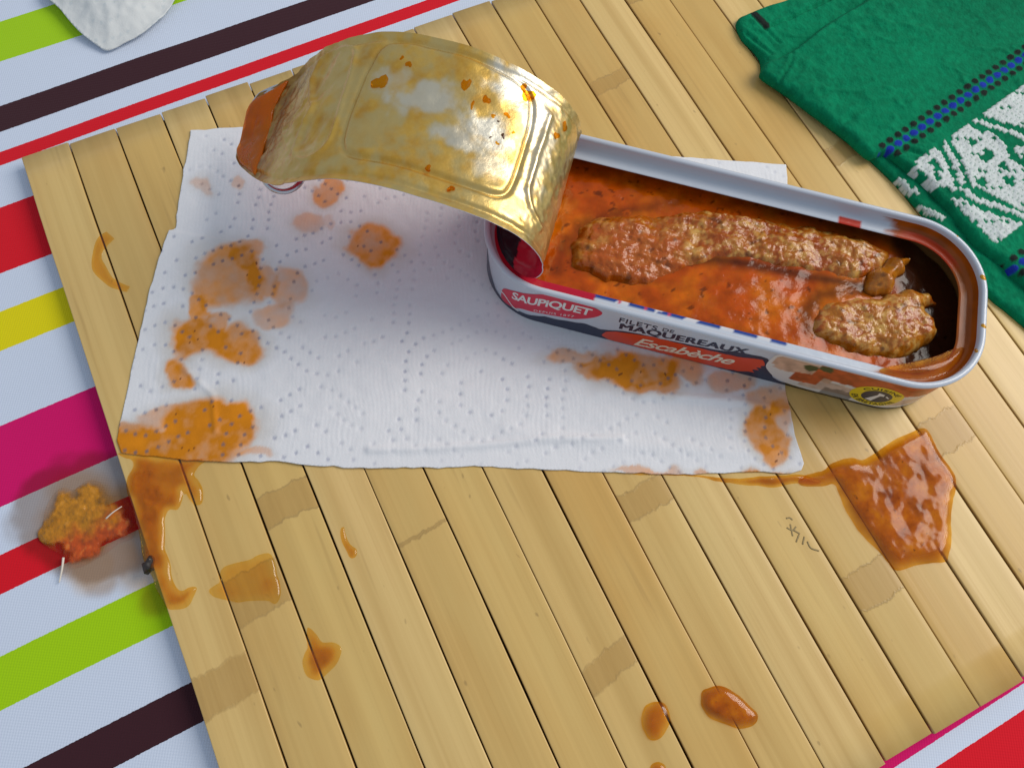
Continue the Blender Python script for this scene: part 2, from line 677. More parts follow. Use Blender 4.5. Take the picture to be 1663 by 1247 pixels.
def build_cloth():
    xs = np.concatenate([np.arange(-330, -64, 8), np.arange(-64, 12, .9), np.arange(12, 641, 8)])
    ys = np.concatenate([np.arange(-560, -186, 8), np.arange(-186, -96, .9), np.arange(-96, 261, 8)])
    gx, gy = np.meshgrid(xs, ys, indexing='ij')
    X = np.stack([gx.ravel(), gy.ravel()], 1)
    z = ZC + .35 * fbm(X[:, 0] / 70, X[:, 1] / 70, 3, 2) * sstep(0, 40, -X[:, 0]) + .0
    z += 1.6 * np.exp(-((X[:, 0] * .15 + X[:, 1] - 46) / 9) ** 2) * sstep(20, -20, X[:, 0] - 60) * .5
    sd, _ = poly_sd(WETP, X)
    wob = 2.2 * fbm(X[:, 0] / 9, X[:, 1] / 9, 8, 4)
    wet = sstep(2.2, -2.5, sd + 1.4 * wob) * .85
    for px, py, rr, a in ((165, 945, 6, .4), (40, 850, 7, .35), (250, 975, 5, .3)):
        c = at(px, py, ZC)[:2]
        wet = np.maximum(wet, a * sstep(1.15, .6, np.linalg.norm(X - c, axis=1) / rr + .25 * wob / 2))
    oil = np.zeros(len(X))
    for px, py, rr, a in ((140, 850, 15, .9), (200, 830, 11, .7), (150, 915, 10, .6), (190, 905, 8, .5), (168, 940, 6, .4), (255, 965, 7, .45), (225, 930, 8, .45), (120, 800, 9, .5)):
        c = at(px, py, ZC)[:2]
        oil = np.maximum(oil, a * sstep(1.2, .5, np.linalg.norm(X - c, axis=1) / rr + .22 * wob / 2))
    ny = len(ys)
    i, j = np.meshgrid(np.arange(len(xs) - 1), np.arange(ny - 1), indexing='ij')
    i, j = i.ravel(), j.ravel()
    F = np.stack([i * ny + j, (i + 1) * ny + j, (i + 1) * ny + j + 1, i * ny + j + 1], 1)
    me = make_mesh('tablecloth', np.column_stack([X, z]), F, {'wet': wet, 'oil': oil})
    o = obj('tablecloth', me, mat_cloth)
    tag(o, 'white cotton tablecloth with red, brown, lime, yellow and magenta stripes under the bamboo mat', 'tablecloth')


build_cloth()

# ------------------------------------------------------------------ bamboo placemat
W_SLAT, L_SLAT, N_SLAT, T_SLAT = 17.0, 301.0, 26, 3.4


def build_mat():
    rng = np.random.default_rng(5)
    root = empty('bamboo_placemat', (221, -150, ZC + .4))
    tag(root, 'pale yellow bamboo slat placemat lying under the opened tin and paper towel', 'placemat')
    # slat cross-section (x across, z up), slightly crowned with worn edges
    hw = W_SLAT / 2 - .2
    prof = [(-hw, -T_SLAT), (-hw, -.7), (-hw + .07, -.2), (-hw + .2, -.04), (-hw + .4, .0), (-hw + 2.2, .035), (0, .05), (hw - 2.2, .035), (hw - .4, .0), (hw - .2, -.04), (hw - .07, -.2), (hw, -.7), (hw, -T_SLAT)]
    variants = []
    for k in range(4):
        ny = 26
        ys = np.linspace(0, -L_SLAT, ny)
        V = []
        for yy in ys:
            dx = .16 * (noise(yy / 33, k * 9.7, 4) - .5) * 2
            dz = .10 * (noise(yy / 45, k * 5.1 + 3, 5) - .5) * 2
            for x, z in prof:
                V.append((x + dx, yy, z + dz))
        m = len(prof)
        F = []
        for i in range(ny - 1):
            for j in range(m - 1):
                F.append([i * m + j, i * m + j + 1, (i + 1) * m + j + 1, (i + 1) * m + j][::-1])
        F.append(list(range(m)))
        F.append([(ny - 1) * m + j for j in range(m)][::-1])
        me = make_mesh('slat', V, F)
        me.polygons.foreach_set('use_smooth', np.array([len(p.vertices) == 4 for p in me.polygons]))
        me.materials.append(mat_bamboo)
        variants.append(me)
    nodes = {0: (-200.5, 1e4, 6.0, .08), 1: (-179, 1e4, 7.0, .06), 2: (-157, 1e4, 5.2, .04), 4: (-185, 1e4, .35, .08), 6: (-243, -40, 4.0, .2),
             8: (-204, 1e4, 4.6, .05), 11: (-258, -150, 5.8, .05), 14: (-229, -18, 6.0, .05), 12: (-55, 1e4, 3.0, .1), 16: (-120, 1e4, 4, .2), 3: (-40, 1e4, .3, .2),
             19: (-190, 1e4, 4.5, .3), 22: (-90, 1e4, 4.5, .3)}
    for i in range(N_SLAT):
        o = bpy.data.objects.new('slat', variants[i % 4])
        COL.objects.link(o)
        na, nb, nw, sk = nodes.get(i, (1e4, 1e4, 1.0, 0.0))
        o['node_a'], o['node_b'], o['node_width'], o['node_skew'] = float(na), float(nb), float(nw), float(sk)
        o.location = ((i + .5) * W_SLAT * MM, (rng.uniform(-.9, .5) if i else 0.2) * MM, rng.uniform(-.16, .1) * MM)
        o.rotation_euler = (0, rng.uniform(-.012, .012), rng.uniform(-.0009, .0009))
        adopt(o, root)
    b = np.array([(1, -1), (N_SLAT * W_SLAT - 1, -1), (N_SLAT * W_SLAT - 1, -L_SLAT + 1), (1, -L_SLAT + 1)])
    V = [(x, y, z) for z in (-T_SLAT - .2, -T_SLAT - .9) for x, y in b]
    F = [[0, 1, 2, 3][::-1], [4, 5, 6, 7], [0, 1, 5, 4], [1, 2, 6, 5], [2, 3, 7, 6], [3, 0, 4, 7]]
    adopt(obj('backing_cloth', make_mesh('backing_cloth', V, F, smooth=False), mat_backing), root)
    # small dark scratches on one slat
    sc = [[(578, 400), (590, 398), (600, 405)], [(580, 432), (600, 440), (612, 428)], [(592, 420), (600, 460)], [(622, 455), (612, 480)], [(640, 462), (634, 488)],
          [(650, 478), (662, 500), (690, 510)], [(603, 440), (625, 452)]]
    for ln in sc:
        P = [at(*q, .0) + np.array([0, 0, .12]) for q in zpts(1000, 650, 2.089, ln)]
        V, F = tube(smooth_open(P, 5), .24, 6)
        V[:, 2] = .1 + (V[:, 2] - .12) * .25
        adopt(obj('scratch', make_mesh('scratch', V, F), mat_scratch), root)
    return root


build_mat()

# ------------------------------------------------------------------ paper towel
PAPER = [(309, 211), (345, 209), (390, 206), (560, 214), (800, 228), (1000, 245), (1100, 254), (1190, 261), (1277, 267), (1281, 320), (1276, 420), (1272, 540), (1277, 640), (1283, 670), (1291, 705),
         (1306, 752), (1302, 763), (1285, 768), (1200, 766), (1100, 770), (1000, 766), (880, 762), (800, 757), (740, 758), (600, 760), (500, 755), (450, 748), (380, 750), (330, 748), (290, 745),
         (235, 740), (196, 735), (189, 715), (193, 690), (205, 640), (222, 560), (240, 480), (258, 420), (275, 374), (285, 371), (289, 330), (297, 285), (305, 240)]
STAINS = []
for x, y, a, b, s in [(440, 305, 48, 42, .38), (635, 295, 32, 36, .33), (1060, 330, 70, 56, .75), (970, 480, 84, 64, .42), (1085, 480, 34, 54, .25), (1280, 590, 122, 100, .85),
                      (560, 740, 150, 158, .78), (640, 640, 78, 66, .62), (720, 760, 88, 78, .62), (860, 800, 108, 96, .52), (780, 930, 118, 66, .48), (450, 900, 60, 72, .75),
                      (400, 1030, 145, 100, 1.), (600, 1070, 130, 92, .9), (330, 1190, 72, 68, .9), (520, 960, 50, 40, .7)]:
    STAINS.append((180 + x / 2.969, 200 + y / 2.969, a / 2.969, b / 2.969, s))
for x, y, a, b, s in [(450, 310, 200, 130, 1.), (130, 370, 125, 88, 1.05), (230, 445, 230, 70, 1.), (640, 450, 75, 24, .45), (250, 260, 120, 60, .55), (570, 300, 80, 110, .8), (120, 400, 170, 90, 1.), (330, 420, 260, 90, 1.), (60, 330, 70, 60, .8)]:
    STAINS.append((180 + x / 2.772, 580 + y / 2.772, a / 2.772, b / 2.772, s))
for x, y, a, b, s in [(970, 195, 170, 75, .85), (860, 195, 150, 45, .8), (1010, 250, 110, 45, .8), (720, 150, 110, 36, .55), (1160, 190, 90, 50, .6), (1340, 240, 90, 46, .5), (1500, 310, 90, 70, .55), (1540, 380, 50, 90, .5),
                      (1470, 430, 70, 85, .95), (1510, 500, 60, 75, .9), (1000, 602, 130, 18, .5), (1250, 618, 70, 24, .6), (1480, 628, 150, 34, 1.)]:
    STAINS.append((640 + x / 2.446, 520 + y / 2.446, a / 2.446, b / 2.446, s))


def stain_field(X, z):
    wx = 4.2 * fbm(X[:, 0] / 10, X[:, 1] / 10, 21, 5)
    wy = 4.2 * fbm(X[:, 0] / 10 + 40, X[:, 1] / 10, 22, 5)
    XX = X + np.stack([wx, wy], 1)
    st = np.zeros(len(X))
    wet = np.zeros(len(X))
    for x, y, a, b, s in STAINS:
        c = at(x, y, z)[:2]
        ex = (at(x + a, y, z)[:2] - c)
        ey = (at(x, y + b, z)[:2] - c)
        Mx = np.linalg.inv(np.array([ex, ey]).T)
        q = (XX - c) @ Mx.T
        r = np.sqrt((q ** 2).sum(1))
        st = 1 - (1 - st) * (1 - np.clip(.85 * s, 0, .95) * sstep(1.16, .80, r))
        wet = np.maximum(wet, min(1, s) * sstep(1.8, .8, r) * .9)
    return np.clip(st * 1.15, 0, 1), wet


def dot_field(X):
    """embossed printed dots: rings round centres, flower rows between"""
    best = np.full(len(X), 9.0)
    rng = np.random.default_rng(3)
    pts = []
    c0 = at(785, 640, 1)[:2]
    cen = []
    for i in range(-4, 5):
        for j in range(-4, 5):
            cen.append(c0 + np.array([62 * i + 31 * (j % 2), 54 * j]))
    lo, hi = X.min(0) - 3, X.max(0) + 3
    for c in cen:
        if c[0] < lo[0] - 34 or c[0] > hi[0] + 34 or c[1] < lo[1] - 34 or c[1] > hi[1] + 34:
            continue
        for r, n in ((27.5, 52), (22.0, 44), (15.0, 28), (8.0, 13)):
            ph = rng.uniform(0, 6)
            for k in range(n):
                if rng.uniform() < .2:
                    continue
                w = ph + 2 * math.pi * k / n
                rr = r * (1 + .06 * math.cos(6 * w)) + rng.normal(0, .12)
                pts.append(c + rr * np.array([math.cos(w), math.sin(w)]))
    pts = np.array(pts)
    # bin by cell for speed
    order = np.argsort(X[:, 0], kind='stable')
    xs = X[order, 0]
    for p in pts:
        a, b = np.searchsorted(xs, [p[0] - 1.2, p[0] + 1.2])
        if b > a:
            k = order[a:b]
            d = np.sqrt(((X[k] - p) ** 2).sum(1))
            best[k] = np.minimum(best[k], d)
    return best


CREASE = poly_at([(275, 374), (330, 381), (400, 392), (500, 412)], .8)


def build_paper():
    P = poly_at(PAPER, .8)
    rng = np.random.default_rng(2)
    # torn / cut edge is slightly ragged
    Q = []
    for i in range(len(P)):
        a, b = P[i], P[(i + 1) % len(P)]
        n = max(1, int(np.linalg.norm(b - a) / 2.5))
        for k in range(n):
            q = a + (b - a) * k / n
            Q.append(q + (rng.normal(0, .14, 2) if k else 0))
    P = np.array(Q)
    cache = {}
    tc = np.array([203.05, -150.09])
    tu = np.array([math.cos(-.70757), math.sin(-.70757)])
    tv = np.array([-tu[1], tu[0]])

    def field(X):
        k = len(X)
        if k not in cache:
            cache[k] = (*stain_field(X, .8), dot_field(X))
        return cache[k]

    def ztop(X, dep):
        st, wet, dots = field(X)
        z = np.full(len(X), .60)
        puff = (1 - .85 * np.clip(wet * 1.2, 0, 1)) * sstep(-3, 9, dep)
        qx, qy = X[:, 0] * .92 + X[:, 1] * .39, -X[:, 0] * .39 + X[:, 1] * .92
        wv = .6 * fbm(X[:, 0] / 12, X[:, 1] / 12, 30, 2)
        z += puff * (.13 * np.sin(2 * math.pi * (qx / 1.9 + wv)) * np.sin(2 * math.pi * (qy / 1.9 - wv)) + .16 * fbm(X[:, 0] / 4, X[:, 1] / 4, 31, 2))
        z += puff * .75 * np.maximum(fbm(X[:, 0] / 45, X[:, 1] / 45, 35, 2), -.2)
        z -= .26 * puff * sstep(1.15, .4, dots)
        # tucked fold on the left
        sd = line_d(CREASE, X)
        e = CREASE[-1] - CREASE[0]
        side = (X - CREASE[0]) @ np.array([-e[1], e[0]]) / np.linalg.norm(e)
        along = (X - CREASE[0]) @ e / (e @ e)
        fade = sstep(1.0, .1, along)
        z += fade * .5 * sstep(.5, -.3, side) * sstep(26, 6, -side)
        # flat ridges near the lower edge
        for ln, hh, w in (([(600, 730), (700, 728), (790, 722), (900, 712), (1010, 712)], .85, 1.3), ([(1040, 640), (1120, 646), (1200, 652), (1284, 668)], .9, 1.6), ([(300, 600), (345, 640), (350, 700)], .5, 1.0), ([(820, 700), (1000, 722), (1250, 735)], .5, 2.5)):
            z += hh * np.exp(-(line_d(poly_at(ln, 1), X) / w) ** 2)
        # pressed flat under the tin
        q = X - tc
        uu, vv = np.abs(q @ tu), np.abs(q @ tv)
        inside = sstep(6, -1, np.maximum(uu - 80, vv - 30))
        z = z * (1 - inside) + .62 * inside
        return np.maximum(z, .36)

    def col(X, dep, z):
        st, wet, dots = field(X)
        n = fbm(X[:, 0] / 2.2, X[:, 1] / 2.2, 41, 3)
        n2 = fbm(X[:, 0] / 6, X[:, 1] / 6, 43, 3)
        base = np.tile(np.array([.86, .86, .885]), (len(X), 1))
        w = np.clip(wet * 1.1, 0, 1)[:, None]
        base = base * (1 - w) + w * np.array([.68, .635, .585])
        s = np.clip(st * (1 + .14 * n + .30 * n2), 0, 1)[:, None]
        oc = np.array([.82, .275, .006]) * (1 + .28 * n2[:, None]) 
        c = base * (1 - s) + s * oc
        c = c * (1 - .16 * np.clip(s - .85, 0, 1) / .15)
        # bits of herb in the darkest stains
        hb = ((st > .8) & (fbm(X[:, 0] / 1.6, X[:, 1] / 1.6, 47, 2) > .74))[:, None]
        c = np.where(hb, np.array([.20, .06, .012]), c)
        fade = .30 + .60 * sstep(-.30, .45, fbm(X[:, 0] / 25, X[:, 1] / 25, 49, 2))
        d = (sstep(.82, .42, dots) * np.clip(fade + w[:, 0] * .6, 0, 1) * .85)[:, None]
        ink = np.array([.42, .44, .55]) * (1 - .45 * s) + .0
        c = c * (1 - d) + d * ink * np.where(s > .3, np.array([.9, .62, .5]), np.array([1., 1, 1]))
        return {'Col': c, 'wet': np.clip(wet, 0, 1)}

    V, F, A = slab(P, .55, ztop, lambda X, d, z: z - .2, attrs=col)
    o = obj('paper_towel', make_mesh('paper_towel', V, F, A), mat_paper)
    tag(o, 'white dotted kitchen paper towel with orange sauce stains under the tin', 'paper towel')
    # second piece at the far left corner of the table
    P2 = poly_at([(60, -40), (90, 3), (120, 38), (150, 60), (165, 67), (185, 60), (225, 40), (262, 8), (285, -25), (320, -80), (120, -140)], 2.0)

    def z2(X, dep):
        return -1.5 + 3.2 * sstep(0, 14, dep) + .35 * fbm(X[:, 0] / 3, X[:, 1] / 3, 71, 2) + 1.2 * fbm(X[:, 0] / 20, X[:, 1] / 20, 72, 2)

    def c2(X, dep, z):
        dots = dot_field(X)
        c = np.tile(np.array([.77, .79, .78]), (len(X), 1))
        d = (sstep(.9, .5, dots) * .35)[:, None]
        return {'Col': c * (1 - d) + d * np.array([.45, .55, .6]), 'wet': np.zeros(len(X))}
    V, F, A = slab(smooth_closed(P2, 4), .7, z2, lambda X, d, z: z - .6, attrs=c2)
    o = obj('paper_towel', make_mesh('paper_towel_corner', V, F, A), mat_paper)
    tag(o, 'clean corner of a second white paper towel lying on the striped tablecloth', 'paper towel')


build_paper()

# ------------------------------------------------------------------ tin
TA, TB, TR_, TH = 162.49, 62.10, 23.88, 24.76
TO = np.array([203.054, -150.094])
TT = -0.70757171
TUV = np.array([math.cos(TT), math.sin(TT)])
TVV = np.array([-math.sin(TT), math.cos(TT)])
PER = 4 * (TA / 2 - TR_) + 4 * (TB / 2 - TR_) + 2 * math.pi * TR_


def tin_w(u, v, z):
    u, v, z = np.broadcast_arrays(np.asarray(u, float), np.asarray(v, float), np.asarray(z, float))
    return np.stack([TO[0] + u * TUV[0] + v * TVV[0], TO[1] + u * TUV[1] + v * TVV[1], z], -1)


def outline(s, inset):
    """point of the tin outline at perimeter position s (0 = middle of the near side, growing to the right)"""
    s = np.asarray(s, float)
    a, b, r = TA / 2 - TR_, TB / 2 - TR_, TR_
    q = np.mod(s, PER)
    px, py, nx, ny = [np.zeros_like(q) for _ in range(4)]
    e = [0, a, a + math.pi / 2 * r, a + math.pi / 2 * r + 2 * b, a + math.pi * r + 2 * b, 3 * a + math.pi * r + 2 * b,
         3 * a + 1.5 * math.pi * r + 2 * b, 3 * a + 1.5 * math.pi * r + 4 * b, 3 * a + 2 * math.pi * r + 4 * b, PER + 1]
    for k in range(9):
        m = (q >= e[k]) & (q < e[k + 1])
        d = q[m] - e[k]
        t = d / r
        if k == 0:
            px[m], py[m], nx[m], ny[m] = d, -b, 0, -1
        elif k == 1:
            px[m], py[m], nx[m], ny[m] = a, -b, np.sin(t), -np.cos(t)
        elif k == 2:
            px[m], py[m], nx[m], ny[m] = a, -b + d, 1, 0
        elif k == 3:
            px[m], py[m], nx[m], ny[m] = a, b, np.cos(t), np.sin(t)
        elif k == 4:
            px[m], py[m], nx[m], ny[m] = a - d, b, 0, 1
        elif k == 5:
            px[m], py[m], nx[m], ny[m] = -a, b, -np.sin(t), np.cos(t)
        elif k == 6:
            px[m], py[m], nx[m], ny[m] = -a, b - d, -1, 0
        elif k == 7:
            px[m], py[m], nx[m], ny[m] = -a, -b, -np.cos(t), -np.sin(t)
        else:
            px[m], py[m], nx[m], ny[m] = -a + d, -b, 0, -1
    return px + nx * (r - inset), py + ny * (r - inset)


WALL_IN = 1.25


def wall(s, h, off=0.0):
    u, v = outline(s, WALL_IN - off)
    return tin_w(u, v, h)


def revolve(prof, n=220, attr=None):
    s = np.linspace(0, PER, n, endpoint=False)
    V, A = [], []
    for ins, z in prof:
        u, v = outline(s, ins)
        V.append(tin_w(u, v, z))
    V = np.concatenate(V)
    F = []
    m = len(prof)
    for i in range(m - 1):
        for k in range(n):
            k2 = (k + 1) % n
            F.append([i * n + k, i * n + k2, (i + 1) * n + k2, (i + 1) * n + k])
    return V, np.array(F), s


tin_root = empty('tin_can', (TO[0], TO[1], .62))
tag(tin_root, 'opened oval mackerel tin with white printed side and gold lid rolled back', 'tin')


def tin_part(name, V, F, mat, parent=None, attrs=None, smooth=True):
    o = obj(name, make_mesh(name, V, F, attrs, smooth), mat)
    o.parent = parent or tin_root
    r = tin_root.location
    o.location = (-r[0], -r[1], -r[2]) if parent is None else (0, 0, 0)
    return o


def build_tin_body():
    zb = .62
    V, F, s = revolve([(WALL_IN + .1, TH - 1.5), (WALL_IN, TH - 2.4), (WALL_IN, zb + 2.2), (WALL_IN + .25, zb + 1.1), (WALL_IN + .9, zb + .3), (WALL_IN + 2.0, zb), (WALL_IN + 4, zb), (WALL_IN + 4.6, zb + .6), (WALL_IN + 12, zb + .6), (30.6, zb + .6)])
    body = tin_part('body', V, F[:, ::-1], mat_white_tin)
    # lining
    V, F, s = revolve([(WALL_IN + .5, TH - 2.4), (WALL_IN + .5, zb + 2.5), (WALL_IN + 2.2, zb + .9), (30.6, zb + .9)])
    tin_part('lining', V, F, mat_inside)
    # rolled bead
    prof = []
    for k in range(13):
        w = math.radians(-75 + 270 * k / 12)
        prof.append((1.25 - 1.25 * math.cos(w), TH - 1.25 + 1.25 * math.sin(w)))
    prof = [(1.05 - 1.05 * math.cos(math.radians(a)), TH - .95 + .95 * math.sin(math.radians(a))) for a in np.linspace(-80, 165, 14)]
    prof += [(2.2, TH - 1.9)]
    V, F, s = revolve(prof)
    tin_part('rim', V, F, mat_white_tin)
    # ledge of the torn lid with its print and sauce
    n = 480
    prof = [(2.15, TH - 1.6), (2.3, TH - 2.6), (2.6, TH - 4.0), (3.2, TH - 4.75), (3.7, TH - 4.95), (4.4, TH - 5.0), (5.1, TH - 5.0), (5.9, TH - 5.0), (6.6, TH - 5.0), (6.75, TH - 5.15), (6.7, TH - 5.3), (4.0, TH - 5.3)]
    V, F, s = revolve(prof, n)
    c = np.tile(np.array([.56, .61, .69]), (len(prof) * n, 1))
    ss = np.tile(np.where(s > PER / 2, s - PER, s), len(prof))
    ring = np.repeat(np.arange(len(prof)), n)
    nz = fbm(ss / 7, ring * .3, 5, 3)

    def paint(m, colr):
        c[m] = colr
    paint((ss < -40) & (ss > -118) & (ring > 3), [.48, .01, .035])
    paint((ss > -40) & (ss < 22) & (ring > 6), [.02, .06, .28])
    paint((ss > -40) & (ss < 40) & (ring > 6) & (np.sin(ss * .55) + nz * 1.5 > .9), [.66, .66, .7])
    paint((ss > -38) & (ss < -10) & (ring > 6) & (np.sin(ss * .8 + 2) > .93), [.6, .05, .12])
    rt = np.abs(ss - 102)
    or_ = sstep(58, 53, rt + ring * .9 - 7 * nz)[:, None]
    oc = np.array([.34, .075, .004]) * (1 + .35 * fbm(ss / 5, ring * .6, 9, 3))[:, None]
    c[:] = c * (1 - or_) + or_ * oc
    rs = (rt > 22) & (rt < 50 + 4 * nz) & (ss > 100) & (ring > 3)
    k = (sstep(18, 26, rt) * sstep(52, 42, rt - 4 * nz) * (ss > 100) * (ring > 3) * .85)[:, None]
    c[:] = c * (1 - k) + k * np.array([.52, .04, .010])
    far = (ss > 164) & (ss < 171 + 3 * nz) & (ring > 4)
    c[far] = np.array([.55, .04, .02])
    tin_part('torn_lip', V, F, mat_sauced, attrs={'Col': c})
    return body


mat_sauced = M_attr('printed_lip_with_sauce', .24, .25, (300, .15, .0006), 0)
tin_body = build_tin_body()


def decal_grid(name, poly, d, off, mat, parent, colf=None):
    X, idx, dep = grid2d(np.asarray(poly, float), d)
    V = wall(X[:, 0], X[:, 1], off)
    A = {'Col': colf(X, dep)} if colf else None
    return tin_part(name, V, idx, mat, parent, A, True)


def text_mesh(txt, off=0.0, shear=0.0, spacing=1.0):
    cu = bpy.data.curves.new('lettering', 'FONT')
    cu.body = txt
    cu.offset = off
    cu.shear = shear
    cu.space_character = spacing
    cu.resolution_u = 4
    o = bpy.data.objects.new('lettering', cu)
    COL.objects.link(o)
    bpy.context.view_layer.update()
    me = bpy.data.meshes.new_from_object(o.evaluated_get(bpy.context.evaluated_depsgraph_get()))
    bpy.data.objects.remove(o)
    bpy.data.curves.remove(cu)
    import bmesh
    bm = bmesh.new()
    bm.from_mesh(me)
    bmesh.ops.remove_doubles(bm, verts=bm.verts[:], dist=1e-5)
    co = np.array([v.co for v in bm.verts])
    lo, hi = co.min(0), co.max(0)
    for k in range(1, 24):       # cuts so that the letters can follow the curved wall
        bmesh.ops.bisect_plane(bm, geom=bm.verts[:] + bm.edges[:] + bm.faces[:], plane_co=(lo[0] + (hi[0] - lo[0]) * k / 24, 0, 0), plane_no=(1, 0, 0))
    bm.verts.ensure_lookup_table()
    co = np.array([v.co for v in bm.verts])
    F = [[v.index for v in f.verts] for f in bm.faces]
    bm.free()
    bpy.data.meshes.remove(me)
    t = (co[:, :2] - lo[:2]) / (hi[:2] - lo[:2])
    return t, F


def decal_text(txt, bl, tl, br, tr, off, mat, parent, bold=0.0, shear=0.0, spacing=1.0, arch=0.0, double=None):
    t, F = text_mesh(txt, bold, shear, spacing)
    bl, tl, br, tr = map(np.array, (bl, tl, br, tr))
    x, y = t[:, :1], t[:, 1:]
    Q = (1 - x) * (1 - y) * bl + (1 - x) * y * tl + x * (1 - y) * br + x * y * tr
    Q[:, 1] += arch * np.sin(math.pi * t[:, 0])
    if double:      # heavy letters: a second strike slightly to the side
        n = len(Q)
        Q = np.concatenate([Q, Q + double])
        F = F + [[i + n for i in f] for f in F]
        off = np.concatenate([np.full(n, off), np.full(n, off + .015)])
    return tin_part('lettering', wall(Q[:, 0], Q[:, 1], off), F, mat, parent, None, False)


def build_print():
    b = tin_body
    # navy base wave
    ws = np.array([-135, -120, -104, -95, -89, -84, -80, -76, -72, -66, -61, -54.5, -50.4, -45.6, -41.2, -36, -32.5, -29.2, -24, -17, -11, -5, 2, 8.3, 14.9, 17.6, 19.0, 21.2, 23.6, 28, 34])
    wh = np.array([11, 13, 15, 15.5, 15, 12.0, 7.0, 3.6, 2.4, 2.6, 3.6, 5.8, 5.8, 7.2, 8.2, 7.2, 8.2, 9.8, 10.8, 11.2, 11.9, 12.6, 13.6, 15.8, 16.8, 16.4, 14.5, 8.6, 4.0, 1.6, .9])
    s = np.arange(-135, 34, .5)
    hh = np.interp(s, ws, wh) + .35 * fbm(s / 3.2, s * 0 + 3, 4, 2)
    P = [(a, h_) for a, h_ in zip(s, hh)] + [(34, .75), (-135, .75)]
    P = np.array(P)
    k = P[:, 0] < 100
    decal_grid('navy_wave', P, .7, .06, mat_navy, b)
    # lower black shoulder round the right end
    s = np.arange(24, 200, 1.0)
    hh = 1.9 + .5 * np.sin(s / 9) + 1.2 * sstep(55, 80, s)
    decal_grid('base_stripe', np.array(list(zip(s, hh)) + [(200, .75), (24, .75)]), .6, .05, mat_black, b)
    # crimson leaf logo
    leaf = smooth_closed([(-72.6, 4.9), (-71.6, 10.6), (-67.5, 14.6), (-63.4, 17.3), (-54.8, 22.0), (-50, 21.6), (-47.4, 22.3), (-42.5, 22.0), (-36.9, 19.2), (-38.9, 14.4), (-44.8, 9.8), (-49.7, 8.7), (-55.8, 7.6), (-62.7, 6.2), (-66, 3.6), (-69.6, 2.4), (-72.1, 2.6)], 5)
    decal_grid('leaf_logo', leaf, .45, .09, mat_leaf, b)
    vein = smooth_open([(-72.8, 7.4), (-70.8, 7.2), (-68.5, 5.4), (-66.5, 3.7), (-64.2, 3.2)], 8)
    vl = np.concatenate([vein + [0, .42], (vein - [0, .42])[::-1]])
    decal_grid('leaf_vein', vl, .35, .12, mat_wprint, b)
    decal_text('SAUPiQUET', (-67.6, 8.2), (-67.2, 14.4), (-40.3, 13.9), (-40.0, 19.9), .13, mat_wprint, b, .028, 0, .95, 1.6)
    decal_text('DEPUIS 1877', (-58.6, 7.7), (-58.6, 9.2), (-45.2, 10.9), (-45.2, 12.3), .13, mat_wprint, b, 0, 0, 1.2)
    decal_text('FILETS', (-30.9, 15.7), (-31.0, 18.9), (-18.6, 16.5), (-18.7, 19.4), .1, mat_navy, b, .008, 0, 1.05)
    decal_text('DE', (-17.0, 17.2), (-17.0, 19.3), (-13.4, 17.4), (-13.4, 19.5), .1, mat_navy, b, .006)
    decal_text('MAQUEREAUX', (-30.0, 10.3), (-30.2, 15.0), (10.4, 14.7), (10.2, 19.5), .1, mat_navy, b, 0.0, 0, 1.04, 0, (.5, .2))
    # brush-stroke banner
    s = np.arange(-34.5, 18.5, .5)
    top = np.interp(s, [-34.5, -33.5, -30.5, -18.8, -4.5, 9.6, 14, 16.5, 17.6, 18.4], [4.0, 6.6, 8.6, 11.2, 11.7, 12.6, 14.4, 14.8, 13.4, 11.6]) + .25 * fbm(s / 2.3, s * 0, 6, 2)
    botm = np.interp(s, [-34.5, -32, -20, -6, 2, 9, 12, 14.5, 18.4], [2.8, 1.0, .9, .9, 1.1, 1.6, 2.2, 3.4, 6.0]) + .3 * fbm(s / 1.5, s * 0 + 7, 6, 2)
    tail = [(18.4, 11.2), (17.2, 10.0), (18.3, 9.0), (16.4, 8.4), (18.0, 7.0), (15.8, 6.2), (17.4, 4.2), (15.4, 4.0)]
    P = np.array(list(zip(s, top)) + tail + list(zip(s[s < 15], np.maximum(botm[s < 15], .85)))[::-1])
    decal_grid('banner', P, .45, .10, mat_banner, b)
    decal_text('Escabèche', (-23.4, 2.0), (-23.4, 8.0), (9.4, 5.6), (9.4, 11.8), .14, mat_cream, b, .018, .35, .93)
    # plate of fish picture
    plate = smooth_closed([(18.6, 12), (18.4, 18), (20, 21.6), (30, 21.9), (45, 21.9), (56, 21.9), (66, 21.9), (78, 21.9), (88, 18), (88, 6), (80, 2.4), (66, 2.2), (50, 2.0), (36, 2.0), (29, 2.8), (24, 5), (20.5, 8.5)], 5)

    def pc(X, dep):
        x, y = X[:, 0], X[:, 1]
        n = fbm(x / 6, y / 4, 61, 4)
        n2 = fbm(x / 2.2 + y / 4, y / 2.2, 63, 3)
        c = np.tile(np.array([.72, .70, .67]), (len(X), 1))
        f = sstep(1.6, 2.6, dep + n)[:, None]
        fishc = np.array([.62, .40, .28]) * (1 + .35 * n2[:, None])
        c = np.where((y < 11 + 4 * n) [:, None] & (x > 32)[:, None], c * (1 - f) + f * (np.array([.62, .47, .38]) * (1 + .3 * n2[:, None])), c)
        up = ((y > 10.5 + .22 * (x - 34) * (x < 50) * -1 + 2 * n) & (x < 40) & (dep > 1.2))[:, None]
        c = np.where(up, fishc, c)
        red = ((y > 12.5 + 3.5 * n) & (x > 33) | (y > 6.5 + 3 * n) & (y < 13 + 2 * n) & (x > 28) & (x < 37) | (y > 14 + 2.5 * n) & (x > 44))[:, None]
        c = np.where(red, np.array([.50, .085, .02]) * (1 + .5 * n2[:, None]), c)
        dk = ((x > 40) & (x < 50) & (y < 7 + 2 * n))[:, None]
